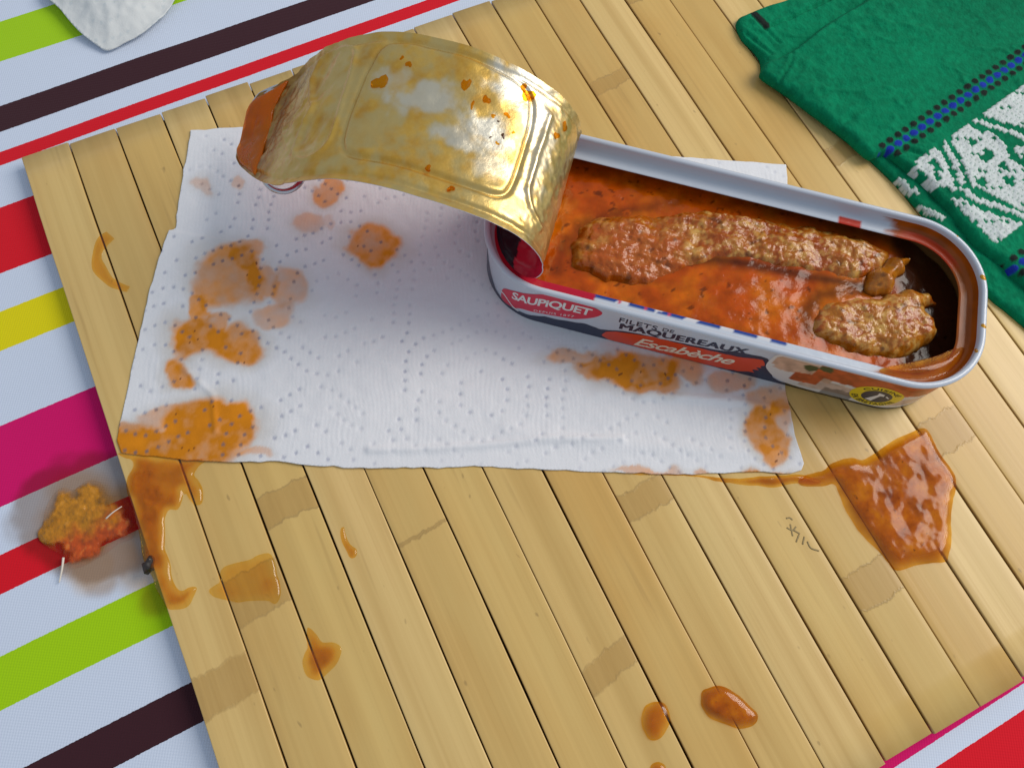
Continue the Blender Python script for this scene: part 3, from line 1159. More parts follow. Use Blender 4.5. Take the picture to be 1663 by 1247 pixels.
        c = np.where(dk, c * .45, c)
        g = np.minimum(np.hypot((x - 31) / 2.6, (y - 18) / 2.0), np.hypot((x - 35.2) / 2.2, (y - 19.3) / 2.2)) + .5 * n2
        c = np.where((g < .95)[:, None], np.array([.05, .075, .025]), c)
        return np.clip(c, 0, 1)
    decal_grid('dish_print', plate, .5, .11, mat_attr_print, b, pc)
    # round badge
    th = np.linspace(0, 2 * math.pi, 48, endpoint=False)
    bc, bx, by = np.array([55.8, 9.8]), 8.4, 7.3
    decal_grid('badge_ring', bc + np.stack([bx * np.cos(th), by * np.sin(th)], 1), .5, .16, mat_yellow, b)
    decal_grid('badge_disc', bc + np.stack([bx * .56 * np.cos(th), by * .62 * np.sin(th)], 1), .4, .20, mat_navy, b)
    # pale lighthouse-like figure in the disc
    decal_grid('badge_figure', bc + np.array([(-2.4, -3.4), (-.2, -3.9), (.6, 1.0), (1.6, 1.2), (1.4, 2.6), (-.6, 3.0), (-.4, 1.2)]), .3, .23, mat_wprint, b)
    decal_grid('badge_figure', bc + np.array([(2.2, 1.2), (3.6, .2), (3.8, .7), (2.4, 1.9)]), .3, .23, mat_wprint, b)
    for txt, a0, a1, up in (('CUISINÉ', 150, 30, True), ('EN BRETAGNE', 200, 340, False)):
        t, F = text_mesh(txt, .02, 0, 1.1)
        ang = np.radians(a0 + (a1 - a0) * t[:, 0])
        rr = (.68 + .24 * t[:, 1]) if up else (.92 - .24 * t[:, 1])
        Q = bc + np.stack([bx * rr * np.cos(ang), by * rr * np.sin(ang)], 1)
        tin_part('lettering', wall(Q[:, 0], Q[:, 1], .23), F, mat_herb, b, None, False)


build_print()


def rim_drips():
    import bmesh
    for px, py, r0, st in ((1603, 452, .8, 1.6), (1604, 532, .75, 1.3), (1592, 572, .6, 1.2), (1560, 384, .5, 1.0)):
        c = at(px, py, TH - .3)
        q = c[:2] - TO
        c[:2] -= q / np.linalg.norm(q) * 1.3
        bm = bmesh.new()
        bmesh.ops.create_uvsphere(bm, u_segments=12, v_segments=7, radius=1)
        co = np.array([v.co for v in bm.verts])
        F_ = [[v.index for v in f.verts] for f in bm.faces]
        bm.free()
        tin_part('sauce_drop', c + co * np.array([r0, r0 * st, r0 * .7]), F_, mat_amber)


rim_drips()

# ---- lid rolled back
LCP = np.array([(-77.5, 20.3), (-72, 19.8), (-66, 20.2), (-61, 22.8), (-58.6, 28), (-59, 34), (-61.7, 40), (-67, 45.5), (-75, 49.3), (-86, 51.8), (-98, 53.3), (-108, 53.3), (-118, 52), (-127, 48.8),
                (-136, 44), (-144, 38.5), (-151, 32), (-158, 25), (-165, 19.5), (-171, 16)])
LCU = smooth_open(LCP, 30)
LSL = np.r_[0, np.cumsum(np.linalg.norm(np.diff(LCU, axis=0), axis=1))]
L_LEN = LSL[-1]


def lid_w(a, b, off=0.0):
    u = np.interp(a, LSL, LCU[:, 0])
    z = np.interp(a, LSL, LCU[:, 1])
    e = .8
    du = np.interp(a + e, LSL, LCU[:, 0]) - np.interp(a - e, LSL, LCU[:, 0])
    dz = np.interp(a + e, LSL, LCU[:, 1]) - np.interp(a - e, LSL, LCU[:, 1])
    n = np.hypot(du, dz) + 1e-9
    # normal on the gold side (outside of the curl)
    nu, nz = dz / n, -du / n
    lift = 3.6 * sstep(40, 75, np.asarray(a, float)) * sstep(150, 120, np.asarray(a, float)) * sstep(-8, 26, b) + .48 * sstep(L_LEN - 24, L_LEN - 2, np.asarray(a, float)) * np.maximum(b, 0)
    return tin_w(u + off * nu, b, z + off * nz + lift)


PANEL = smooth_closed([(101.5, 17), (103.2, 8), (103.2, -5), (101.5, -13.5), (97, -17.2), (85, -17.6), (62, -17.8), (53, -17), (49.7, -12.5), (49.3, 0), (49.8, 13), (53, 20.0), (60, 22.3), (80, 23.2), (95, 23.0), (99.5, 21.3)], 6)
SMALL = smooth_closed([(125, 21.5), (119, 23.2), (113, 22.6), (109, 18.5), (107.3, 2), (107, -12), (110.5, -17.3), (116, -17.8), (120.5, -14.2), (122, -6), (119.5, 1.5), (122.5, 6), (126, 14)], 6)
LINE = [(44.5, 17), (45.0, 1), (44.6, -11), (41.8, -15.5), (36, -18.5)]


_EN = smooth_open([(0, 3.0), (2, 6.0), (5, 9.4), (12, 13.8), (20, 18.4), (27.6, 22.2), (34, 25.0), (40, 26.2), (60, 26.2)], 10)
_EF = smooth_open([(0, 8.0), (1.2, 12.2), (4, 14.6), (8, 16.2), (12, 18.6), (18, 23.0), (25, 26.2), (40, 26.2)], 10)


def lid_halfwidth(a, side):
    """half width towards the viewer (side -1) or away from him (side 1)"""
    r, w = 21.0, 26.2
    e = np.clip(r - a, 0, r)
    h0 = w - r + np.sqrt(np.maximum(r * r - e * e, 0))
    T = _EN if side < 0 else _EF
    return np.minimum(h0, np.interp(L_LEN - a, T[:, 0], T[:, 1]))


def build_lid():
    na, nb = 330, 110
    aa = np.linspace(0.0, L_LEN, na)
    tt = np.linspace(-1, 1, nb)
    hn, hf = lid_halfwidth(aa, -1), lid_halfwidth(aa, 1)
    ga = np.repeat(aa, nb)
    gb = np.where(tt[None] < 0, hn[:, None] * tt[None], hf[:, None] * tt[None]).ravel()
    hwg = np.where(gb < 0, np.repeat(hn, nb), np.repeat(hf, nb))
    X = np.stack([ga, gb], 1)
    edge = hwg - np.abs(gb)
    sdp, _ = poly_sd(PANEL, X)
    sds, _ = poly_sd(SMALL, X)
    dl = line_d(LINE, X)
    off = -.75 * np.exp(-(sdp / .85) ** 2) + .35 * sstep(0, -2.0, sdp)
    off += .7 * np.exp(-(sds / .9) ** 2) - .25 * sstep(0, -2, sds)
    off += .9 * np.exp(-(dl / 1.0) ** 2)
    off += -.55 * np.exp(-((edge - 2.6) / .8) ** 2) + .35 * np.exp(-(edge / .7) ** 2)
    # buckled sheet
    off += .55 * fbm(ga / 14, gb / 11, 81, 3) * sstep(30, 45, ga)
    crump = sstep(104, 122, ga)
    off += crump * .75 * fbm(ga / 5.5, gb / 9 + ga / 30, 83, 3)
    off += .22 * fbm(ga / 2.2, gb / 2.2, 85, 2) * np.maximum(crump, sstep(56, 44, ga))
    off += .5 * crump * np.exp(-(line_d([(126, 6), (130, 0), (134, -2), (128, -8)], X) / .9) ** 2)
    # sauce film and pale washed patches
    n = fbm(ga / 9, gb / 9, 91, 4)
    n2 = fbm(ga / 3.2, gb / 3.2, 93, 3)
    film = .22 + .62 * sstep(-.15, .35, n + .35 * n2) + .25 * n2
    film = film * (1 - .55 * sstep(76, 50, ga))
    film = np.maximum(film, .75 * sstep(120, 140, ga) * (.7 + .5 * n2))
    pale = np.zeros(len(X))
    for a0, b0, ra, rb, s in ((57, 20, 9, 8, 1.), (60, 1, 8, 7, 1.), (82, 6, 11, 6, .75), (48, 16, 6, 12, .8), (68, -4, 9, 3.5, .8), (92, 10, 6, 4, .5), (44, 4, 5, 22, .6), (57, -9, 6, 5, .6)):
        q = np.hypot((ga - a0) / ra, (gb - b0) / rb) + .55 * n2 + .35 * n
        pale = np.maximum(pale, s * sstep(1.35, .45, q))
    film = np.clip(film, 0, 1) * (1 - pale)
    brown = sstep(L_LEN - 38, L_LEN - 18, ga + 5 * n) * np.clip(.75 + .5 * n2, 0, 1)
    V = lid_w(ga, gb, off)
    idx = lambda i, j: i * nb + j
    i, j = np.meshgrid(np.arange(na - 1), np.arange(nb - 1), indexing='ij')
    i, j = i.ravel(), j.ravel()
    F = np.stack([i * nb + j, i * nb + j + 1, (i + 1) * nb + j + 1, (i + 1) * nb + j], 1)
    lid = tin_part('lid', V, F, mat_gold, None, {'film': film, 'pale': pale, 'brown': brown})
    # printed outer face just below it
    c = np.tile(np.array([.66, .012, .045]), (len(X), 1))
    c[ga < 9.5 + 2 * n] = [.012, .012, .02]
    stripe = (np.abs(gb) > 18) & (ga > 40)
    c[stripe] = [.62, .62, .66]
    V2 = lid_w(ga, gb, off - .28)
    ed = []
    m = len(V)
    loop = [idx(k, 0) for k in range(na)] + [idx(na - 1, k) for k in range(1, nb)] + [idx(k, nb - 1) for k in range(na - 2, -1, -1)] + [idx(0, k) for k in range(nb - 2, 0, -1)]
    tin_part('printed_face', V2, F[:, ::-1], mat_attr_print, lid, {'Col': c})
    VE = np.concatenate([V[loop], V2[loop]])
    q = len(loop)
    FE = np.array([[k, (k + 1) % q, (k + 1) % q + q, k + q] for k in range(q)])
    tin_part('cut_edge', VE, FE, mat_steel, lid)
    # pull ring hanging under the tip
    th = np.linspace(0, 2 * math.pi, 48, endpoint=False)
    ctr = np.array([-150.0, -9.5, 22.5])
    e1 = np.array([.90, 0, -.43])
    e2 = np.array([-.10, -.92, -.18])
    R = [tin_w(*(ctr + 6.6 * math.cos(w) * e1 + 8.0 * math.sin(w) * e2)) for w in th]
    V_, F_ = tube(np.array(R), 1.0, 10, True)
    tin_part('pull_ring', V_, F_, mat_steel, lid)
    # nose of the ring along the tip edge
    pts = []
    for k_ in np.linspace(.8, 13.5, 14):
        pts.append(lid_w(np.array([L_LEN - k_ + .7]), np.array([np.interp(k_, _EF[:, 0], _EF[:, 1]) + .4]), -1.5)[0])
    V_, F_ = tube(np.array(pts), [.5 + 1.0 * math.sin(math.pi * (k + .5) / 14) for k in range(14)], 8)
    tin_part('ring_nose', V_, F_, mat_steel, lid)
    # drops on the metal
    rng = np.random.default_rng(12)
    import bmesh
    drops = [(56.5, 2, 1.3, 1), (60, 0, 1.0, 1), (67, -5, .8, 1), (57.2, 9, 1.3, 0), (64.2, 11, 1.1, 0), (53, 18.8, 1.8, 0), (67.7, 7.6, 1.1, 0), (71.2, 13.2, 1.4, 0), (96.4, 8.3, 1.7, 0), (89.4, 15.3, .8, 0), (92, 17, .6, 0),
             (40.4, 12.5, 1.2, 0), (45.3, 2.7, 1.1, 1), (55, 20.5, 1.3, 0), (61, 7, .8, 0), (59, 6, .9, 1), (54, 4.5, .9, 0), (62, 3, .6, 1), (57.5, -1, .7, 0), (38, 18, .9, 0), (74, -16.5, .9, 0), (66, -20.5, .8, 0)]
    for a0, b0, r0, dark in drops:
        bm = bmesh.new()
        bmesh.ops.create_uvsphere(bm, u_segments=12, v_segments=7, radius=1)
        co = np.array([v.co for v in bm.verts])
        F_ = [[v.index for v in f.verts] for f in bm.faces]
        bm.free()
        k = 1 + .25 * rng.normal(size=2)
        da = co[:, 0] * r0 * k[0]
        db = co[:, 1] * r0 * k[1] * 1.2
        wob = 1 + .35 * np.sin(2 * np.arctan2(co[:, 1], co[:, 0]) + a0) + .2 * np.sin(3 * np.arctan2(co[:, 1], co[:, 0]) + b0)
        sz = .62 if dark else 1.0
        V_ = lid_w(a0 + da * wob * sz, b0 + db * wob * sz, .25 + co[:, 2] * r0 * (.25 if dark else .45))
        tin_part('sauce_drop', V_, F_, mat_herb_drop if dark else mat_amber, lid)
    return lid


mat_herb_drop = M_plain('dark_spice', (.10, .035, .008, 1), .15)
lid_o = build_lid()

# thick oil gathered in the turned-down tip of the lid


def build_tip_pool():
    ks = np.linspace(.7, 20, 20)
    nr = [(L_LEN - k, -max(np.interp(k, _EN[:, 0], _EN[:, 1]) - .9, 0)) for k in ks]
    fr = [(L_LEN - k, max(np.interp(k, _EF[:, 0], _EF[:, 1]) - 1.2, 0)) for k in ks[:16]]
    inner = [(L_LEN - 18.5, -11), (L_LEN - 16, -4), (L_LEN - 15.5, 3), (L_LEN - 13.5, 9), (L_LEN - 14.5, 15)]
    P = np.array(nr + inner + fr[::-1])
    X, idx, dep = grid2d(P, .55)
    h = 1.5 * np.sqrt(1 - (1 - np.clip(dep / 5.0, 0, 1)) ** 2) + .35 * fbm(X[:, 0] / 4, X[:, 1] / 4, 97, 2) * sstep(0, 2, dep) + .25
    h -= .45 * np.exp(-(line_d([(150.5, 4), (152.5, 3.2), (153, 6)], X) / 1.0) ** 2)
    V = lid_w(X[:, 0], X[:, 1], h)
    Vb = lid_w(X[:, 0], X[:, 1], -.1 + 0 * h)
    n = len(X)
    be = boundary_edges(idx)
    side = np.stack([be[:, 1], be[:, 0], be[:, 0] + n, be[:, 1] + n], 1)
    F = np.concatenate([idx, idx[:, ::-1] + n, side])
    o = obj('sauce_pool', make_mesh('sauce_pool', np.concatenate([V, Vb]), F), mat_pool)
    tag(o, 'glossy deep orange sauce pooled in the bent tip of the gold lid', 'sauce')


build_tip_pool()

# ------------------------------------------------------------------ contents of the tin
Z_SAUCE = 13.6


def build_contents():
    s = np.linspace(0, PER, 200, endpoint=False)
    u, v = outline(s, WALL_IN + .75)
    P = tin_w(u, v, 0)[:, :2]

    dark_c = at(1545, 500, Z_SAUCE)[:2]

    def zt(X, dep):
        z = Z_SAUCE + .55 * fbm(X[:, 0] / 13, X[:, 1] / 13, 101, 3) + .22 * fbm(X[:, 0] / 3.5, X[:, 1] / 3.5, 103, 3)
        for px, py, rr, hh in ((1180, 475, 34, .9), (1110, 485, 24, .7), (1260, 470, 26, .7), (1270, 525, 18, .7), (1360, 487, 8, 1.6), (1000, 300, 25, .5)):
            c = at(px, py, Z_SAUCE)[:2]
            z += hh * np.exp(-((X - c) ** 2).sum(1) / rr ** 2)
        q = X - TO
        uu = q @ TUV
        z -= 2.2 * sstep(56, 68, uu)
        return z

    def col(X, dep, z):
        n = fbm(X[:, 0] / 11, X[:, 1] / 11, 105, 4)
        n2 = fbm(X[:, 0] / 3, X[:, 1] / 3, 107, 3)
        q = X - TO
        uu, vv = q @ TUV, q @ TVV
        a, b = np.array([.70, .165, .003]), np.array([.52, .080, .0015])
        t = sstep(-.4, .4, n)[:, None]
        c = a * t + b * (1 - t)
        c = c * (1 + .3 * n2[:, None])
        # darker clear oil at the right end
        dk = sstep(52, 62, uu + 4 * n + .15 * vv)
        dk = np.maximum(dk, .75 * sstep(20, 27.5, vv + 3 * n) * sstep(-20, 30, uu))  # shadow below the far ledge, painted into the sauce colour
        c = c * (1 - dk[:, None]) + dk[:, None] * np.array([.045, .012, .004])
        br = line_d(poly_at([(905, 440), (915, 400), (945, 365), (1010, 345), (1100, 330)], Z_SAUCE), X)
        c *= (1 - .45 * np.exp(-(br / 2.2) ** 2) * (n2 > -.5))[:, None]  # sauce darkened round the long fillet's left and back edge
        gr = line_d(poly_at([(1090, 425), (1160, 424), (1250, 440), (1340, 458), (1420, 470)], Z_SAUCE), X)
        c *= (1 - .75 * np.exp(-(gr / 2.4) ** 2))[:, None]  # groove shade under the long fillet, painted in
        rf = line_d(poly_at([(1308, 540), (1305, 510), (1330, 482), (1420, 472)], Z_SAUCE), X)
        c *= (1 - .6 * np.exp(-(rf / 2.6) ** 2))[:, None]  # painted shade round the edge of the right fillet
        hb = sstep(.55, .72, fbm(X[:, 0] / 2.0, X[:, 1] / 2.0, 109, 2))[:, None]
        c = c * (1 - .6 * hb)
        return {'Col': np.clip(c, 0, 1)}
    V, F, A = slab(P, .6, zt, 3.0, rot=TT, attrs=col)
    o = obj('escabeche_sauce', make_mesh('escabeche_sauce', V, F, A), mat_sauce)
    tag(o, 'oily orange escabeche sauce filling the open mackerel tin', 'sauce')

    def ragged(P, seed, amp):
        c = np.stack([fbm(P[:, 0] / 4, P[:, 1] / 4, seed, 3), fbm(P[:, 0] / 4 + 50, P[:, 1] / 4, seed + 1, 3)], 1)
        return P + amp * c

    def fillet(pts, z, hgt, seed, label, ref=3.2, flat=0.0, gold=1.0, group='mackerel fillets in the tin', name='mackerel_fillet', d=.5, sauce=0.4, wash=None):
        P = ragged(smooth_closed(poly_at(pts, z), 8), seed + 40, 1.5)
        rad = 6.5
        e2 = TUV * .94 + TVV * .34

        def top(X, dep):
            n = fbm(X[:, 0] / ref, X[:, 1] / ref, seed, 3)
            n1 = fbm(X[:, 0] / 9, X[:, 1] / 9, seed + 5, 2)
            nb = np.abs(fbm(X[:, 0] / 2.1, X[:, 1] / 2.1, seed + 7, 2))
            t = np.clip(dep / rad, 0, 1)
            pm = .25 + .95 * sstep(-.3, .3, fbm(X[:, 0] / 13, X[:, 1] / 10, seed + 21, 3))
            n, nb = n * pm, nb * pm
            fl = fbm((X @ TUV) / 9, (X @ TVV) / 2.0, seed + 23, 2)
            n1 = n1 + .35 * fl
            return z - 4.5 + (hgt + 4.0) * np.sqrt(np.clip(1 - (1 - t) ** 2.2, 0, 1)) + (.42 * n + 1.3 * n1 + .5 * nb + .09 * np.sin((X @ e2) * 1.7 + 7 * n1 + 6 * n)) * sstep(0, 3, dep)

        def col(X, dep, zz):
            n = fbm(X[:, 0] / 5, X[:, 1] / 5, seed + 11, 4)
            n2 = fbm(X[:, 0] / 1.7, X[:, 1] / 1.7, seed + 13, 3)
            c1, c2, c3 = np.array([.50, .165, .008]), np.array([.40, .075, .002]), np.array([.80, .47, .12])
            t = sstep(-.5 + sauce - .4, .5 + sauce - .4, n)[:, None]
            c = c2 * (1 - t) + c1 * t
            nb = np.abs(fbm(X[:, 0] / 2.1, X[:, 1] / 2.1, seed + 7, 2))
            p = np.clip(sstep(.15, .5, n2 + .4 * n) * .45 + sstep(.2, .55, nb) * .45, 0, .8)[:, None] * gold  # golden flakes; bump crests also lightened as highlights, hollows stay dark
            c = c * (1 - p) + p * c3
            if wash:
                wd = np.linalg.norm(X - at(wash[0], wash[1], z)[:2], axis=1)
                k = (sstep(1.25, .55, wd / wash[2] + .4 * n) * .85)[:, None]
                c = c * (1 - k) + k * np.array([.50, .10, .003])
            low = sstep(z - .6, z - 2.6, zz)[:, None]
            c = c * (1 - low) + low * np.array([.10, .022, .003])  # crevice shade coloured into the low edges
            dk = sstep(.45, .7, fbm(X[:, 0] / 2.4, X[:, 1] / 2.4, seed + 17, 2))[:, None]
            c = c * (1 - .5 * dk)
            return {'Col': np.clip(c, 0, 1)}
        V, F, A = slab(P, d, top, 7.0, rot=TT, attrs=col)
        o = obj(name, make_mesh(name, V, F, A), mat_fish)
        tag(o, label, 'fish', group)
        return o

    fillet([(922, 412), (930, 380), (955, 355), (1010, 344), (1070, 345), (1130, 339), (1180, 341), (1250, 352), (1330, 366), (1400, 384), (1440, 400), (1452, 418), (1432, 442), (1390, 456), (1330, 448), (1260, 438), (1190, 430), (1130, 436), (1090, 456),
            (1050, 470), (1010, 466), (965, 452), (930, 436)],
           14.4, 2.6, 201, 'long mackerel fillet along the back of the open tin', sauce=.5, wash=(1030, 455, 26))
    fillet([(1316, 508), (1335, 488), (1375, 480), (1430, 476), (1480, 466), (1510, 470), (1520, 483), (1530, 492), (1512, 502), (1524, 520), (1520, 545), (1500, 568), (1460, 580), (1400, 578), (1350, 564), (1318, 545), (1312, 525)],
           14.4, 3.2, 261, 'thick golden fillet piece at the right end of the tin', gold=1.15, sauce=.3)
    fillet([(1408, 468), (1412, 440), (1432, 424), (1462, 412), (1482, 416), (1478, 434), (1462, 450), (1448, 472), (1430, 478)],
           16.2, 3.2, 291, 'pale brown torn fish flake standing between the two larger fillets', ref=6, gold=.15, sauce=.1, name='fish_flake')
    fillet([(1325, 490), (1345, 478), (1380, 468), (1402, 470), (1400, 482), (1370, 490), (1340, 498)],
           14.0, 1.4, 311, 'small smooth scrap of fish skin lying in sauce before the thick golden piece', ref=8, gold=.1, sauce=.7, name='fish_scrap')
    # pool of oil held on the lip at the right end
    P = smooth_closed(poly_at([(1428, 603), (1440, 596), (1480, 588), (1520, 578), (1550, 566), (1566, 566), (1562, 584), (1545, 602), (1515, 614), (1480, 615), (1450, 611)], TH - 5), 5)
    V, F, A = slab(P, .5, lambda X, dep: TH - 5.0 + .9 * sstep(0, 3, dep) + .1, TH - 5.2, rot=TT, attrs=lambda X, d, z: {'thick': .35 + .45 * sstep(0, 4, d)})
    o = obj('sauce_pool', make_mesh('sauce_pool_lip', V, F, A), mat_film)
    tag(o, 'shiny oil pool on the inner lip at the lower right end of the tin', 'sauce')


build_contents()

# ------------------------------------------------------------------ sauce spilled around the tin


def spill(name, pts, z, hgt, rim, label, cat='sauce spill', group=None, seed=1, thick=(.2, .95), rough=.3, d=.5, zb=-.4, raw=False, sm=5, bump=3.0):
    P = smooth_closed(poly_at(pts, z), sm)
    P = P + .5 * np.stack([fbm(P[:, 0] / 5, P[:, 1] / 5, seed + 60, 2), fbm(P[:, 0] / 5 + 30, P[:, 1] / 5, seed + 61, 2)], 1)

    def top(X, dep):
        t = np.clip(dep / rim, 0, 1)
        return z + .08 + hgt * np.sqrt(1 - (1 - t) ** 2) + rough * fbm(X[:, 0] / bump, X[:, 1] / bump, seed, 3) * sstep(0, rim, dep)

    def att(X, dep, zz):
        n = fbm(X[:, 0] / 6, X[:, 1] / 6, seed + 3, 3)
        return {'thick': np.clip(thick[0] + (thick[1] - thick[0]) * sstep(0, rim * 1.1, dep) + .22 * n, 0, 1)}
    V, F, A = slab(P, d, top, z + zb, attrs=att)
    o = obj(name, make_mesh(name, V, F, A), mat_film)
    tag(o, label, cat, group)
    return o


Zr = lambda pts: zpts(1000, 650, 2.089, pts)
spill('sauce_puddle', Zr([(735, 215), (800, 195), (850, 200), (940, 140), (990, 115), (1040, 95), (1065, 110), (1100, 180), (1140, 240), (1156, 290), (1137, 370), (1138, 440), (1127, 528), (1110, 548), (1020, 555), (958, 578),
                         (925, 545), (890, 510), (830, 450), (790, 390), (760, 330), (740, 287), (700, 292), (640, 292), (618, 272), (640, 252), (700, 242)]), .0, 1.7, 4.5,
      'large glossy orange sauce puddle on the slats right of the paper towel', seed=7, thick=(.30, .85), rough=.22, bump=6.0)
spill('sauce_drop', Zr([(290, 1020), (300, 985), (345, 970), (390, 985), (440, 1020), (475, 1060), (470, 1095), (430, 1112), (390, 1105), (320, 1080), (295, 1050)]), .0, 1.5, 3.2,
      'larger of two round orange sauce drops near the lower mat edge', seed=11, thick=(.35, .9), rough=.2)
spill('sauce_drop', Zr([(90, 1075), (100, 1035), (130, 1018), (165, 1030), (185, 1070), (175, 1110), (150, 1145), (115, 1148), (98, 1120)]), .0, 1.3, 2.6,
      'smaller amber sauce drop left of the larger drop near the lower mat edge', seed=13, thick=(.25, .62), rough=.15)
spill('sauce_drop', Zr([(118, 1247), (125, 1230), (145, 1222), (165, 1235), (170, 1258), (145, 1275), (122, 1266)]), .0, 1.1, 2.0,
      'tiny amber sauce drop cut off by the bottom picture edge', seed=15, thick=(.3, .7), rough=.1)
Zl = lambda pts: zpts(0, 900, 2.772, pts)
spill('sauce_drop', Zl([(1365, 490), (1372, 445), (1388, 410), (1378, 330), (1420, 355), (1450, 395), (1500, 400), (1535, 420), (1530, 460), (1500, 510), (1450, 560), (1420, 566), (1380, 540)]), .0, .35, 2.5,
      'flat orange sauce stain across a slat gap left of centre at the bottom', seed=17, thick=(.10, .42), rough=.05)
Zm = lambda pts: zpts(180, 580, 2.772, pts)
spill('sauce_smear', Zm([(30, 430), (90, 440), (200, 445), (330, 455), (440, 462), (395, 490), (375, 530), (395, 560), (412, 610), (405, 655), (380, 668), (350, 640), (330, 600), (318, 650), (300, 690), (260, 690), (245, 740), (250, 830), (250, 880), (270, 950), (290, 1020), (320, 1045),
                         (352, 1035), (384, 1040), (372, 1080), (350, 1125), (300, 1138), (255, 1130), (220, 1085), (195, 1010), (165, 950), (140, 870), (118, 770), (95, 680), (72, 600), (72, 545), (100, 500), (95, 462), (50, 448)]), .0, 1.0, 2.8,
      'orange sauce smear running down the left mat edge from the towel', seed=19, thick=(.14, .56), rough=.6, bump=2.2)
spill('sauce_smear', Zm([(440, 1050), (470, 1025), (492, 1010), (500, 960), (560, 925), (640, 905), (715, 880), (738, 930), (750, 985), (765, 1060), (740, 1105), (700, 1090), (640, 1090), (580, 1100), (525, 1090), (490, 1085), (455, 1075)]), .0, .8, 2.4,
      'thin yellow sauce film over the cane joint of the second slat', seed=23, thick=(.0, .18), rough=.35, bump=2.0)
arc = smooth_open(poly_at(zpts(0, 200, 2.0775, [(372, 378), (345, 402), (328, 445), (330, 480), (350, 512), (382, 542), (432, 560)]), 0), 6)


def build_arc():
    d = np.gradient(arc, axis=0)
    d /= np.linalg.norm(d, axis=1)[:, None]
    nrm = np.stack([-d[:, 1], d[:, 0]], 1)
    m = len(arc)
    w = 1.9 + .7 * np.sin(np.linspace(0, 14, m)) * .5 - 1.2 * sstep(.8, 1, np.linspace(0, 1, m))
    P = np.concatenate([arc + nrm * w[:, None], (arc - nrm * w[:, None])[::-1]])
    V, F, A = slab(P, .4, lambda X, dep: .12 + .12 * sstep(0, 1, dep), -.3, attrs=lambda X, dep, z: {'thick': .10 + .16 * sstep(0, 1.2, dep)})
    o = obj('sauce_mark', make_mesh('sauce_mark', V, F, A), mat_film)
    tag(o, 'thin curved orange sauce mark near the upper left mat corner', 'sauce stain')


build_arc()
spill('sauce_drop', zpts(500, 780, 2.67, [(140, 215), (155, 205), (165, 240), (185, 280), (210, 300), (205, 330), (185, 335), (165, 305), (145, 260)]), 0, .5, 1.2,
      'small amber drip mark on a middle slat below the towel', seed=29, thick=(.08, .3), rough=.1, d=.4)
spill('sauce_smear', zpts(640, 520, 2.446, [(900, 590), (1000, 600), (1100, 605), (1250, 622), (1400, 628), (1520, 618), (1600, 612), (1660, 622), (1700, 640), (1660, 655), (1580, 650), (1500, 662), (1400, 655), (1290, 640), (1230, 628), (1100, 615), (980, 612)]), 0, .7, 1.6,
      'orange sauce seeping out along the lower right edge of the towel', seed=31, thick=(.2, .6), rough=.2, d=.45)


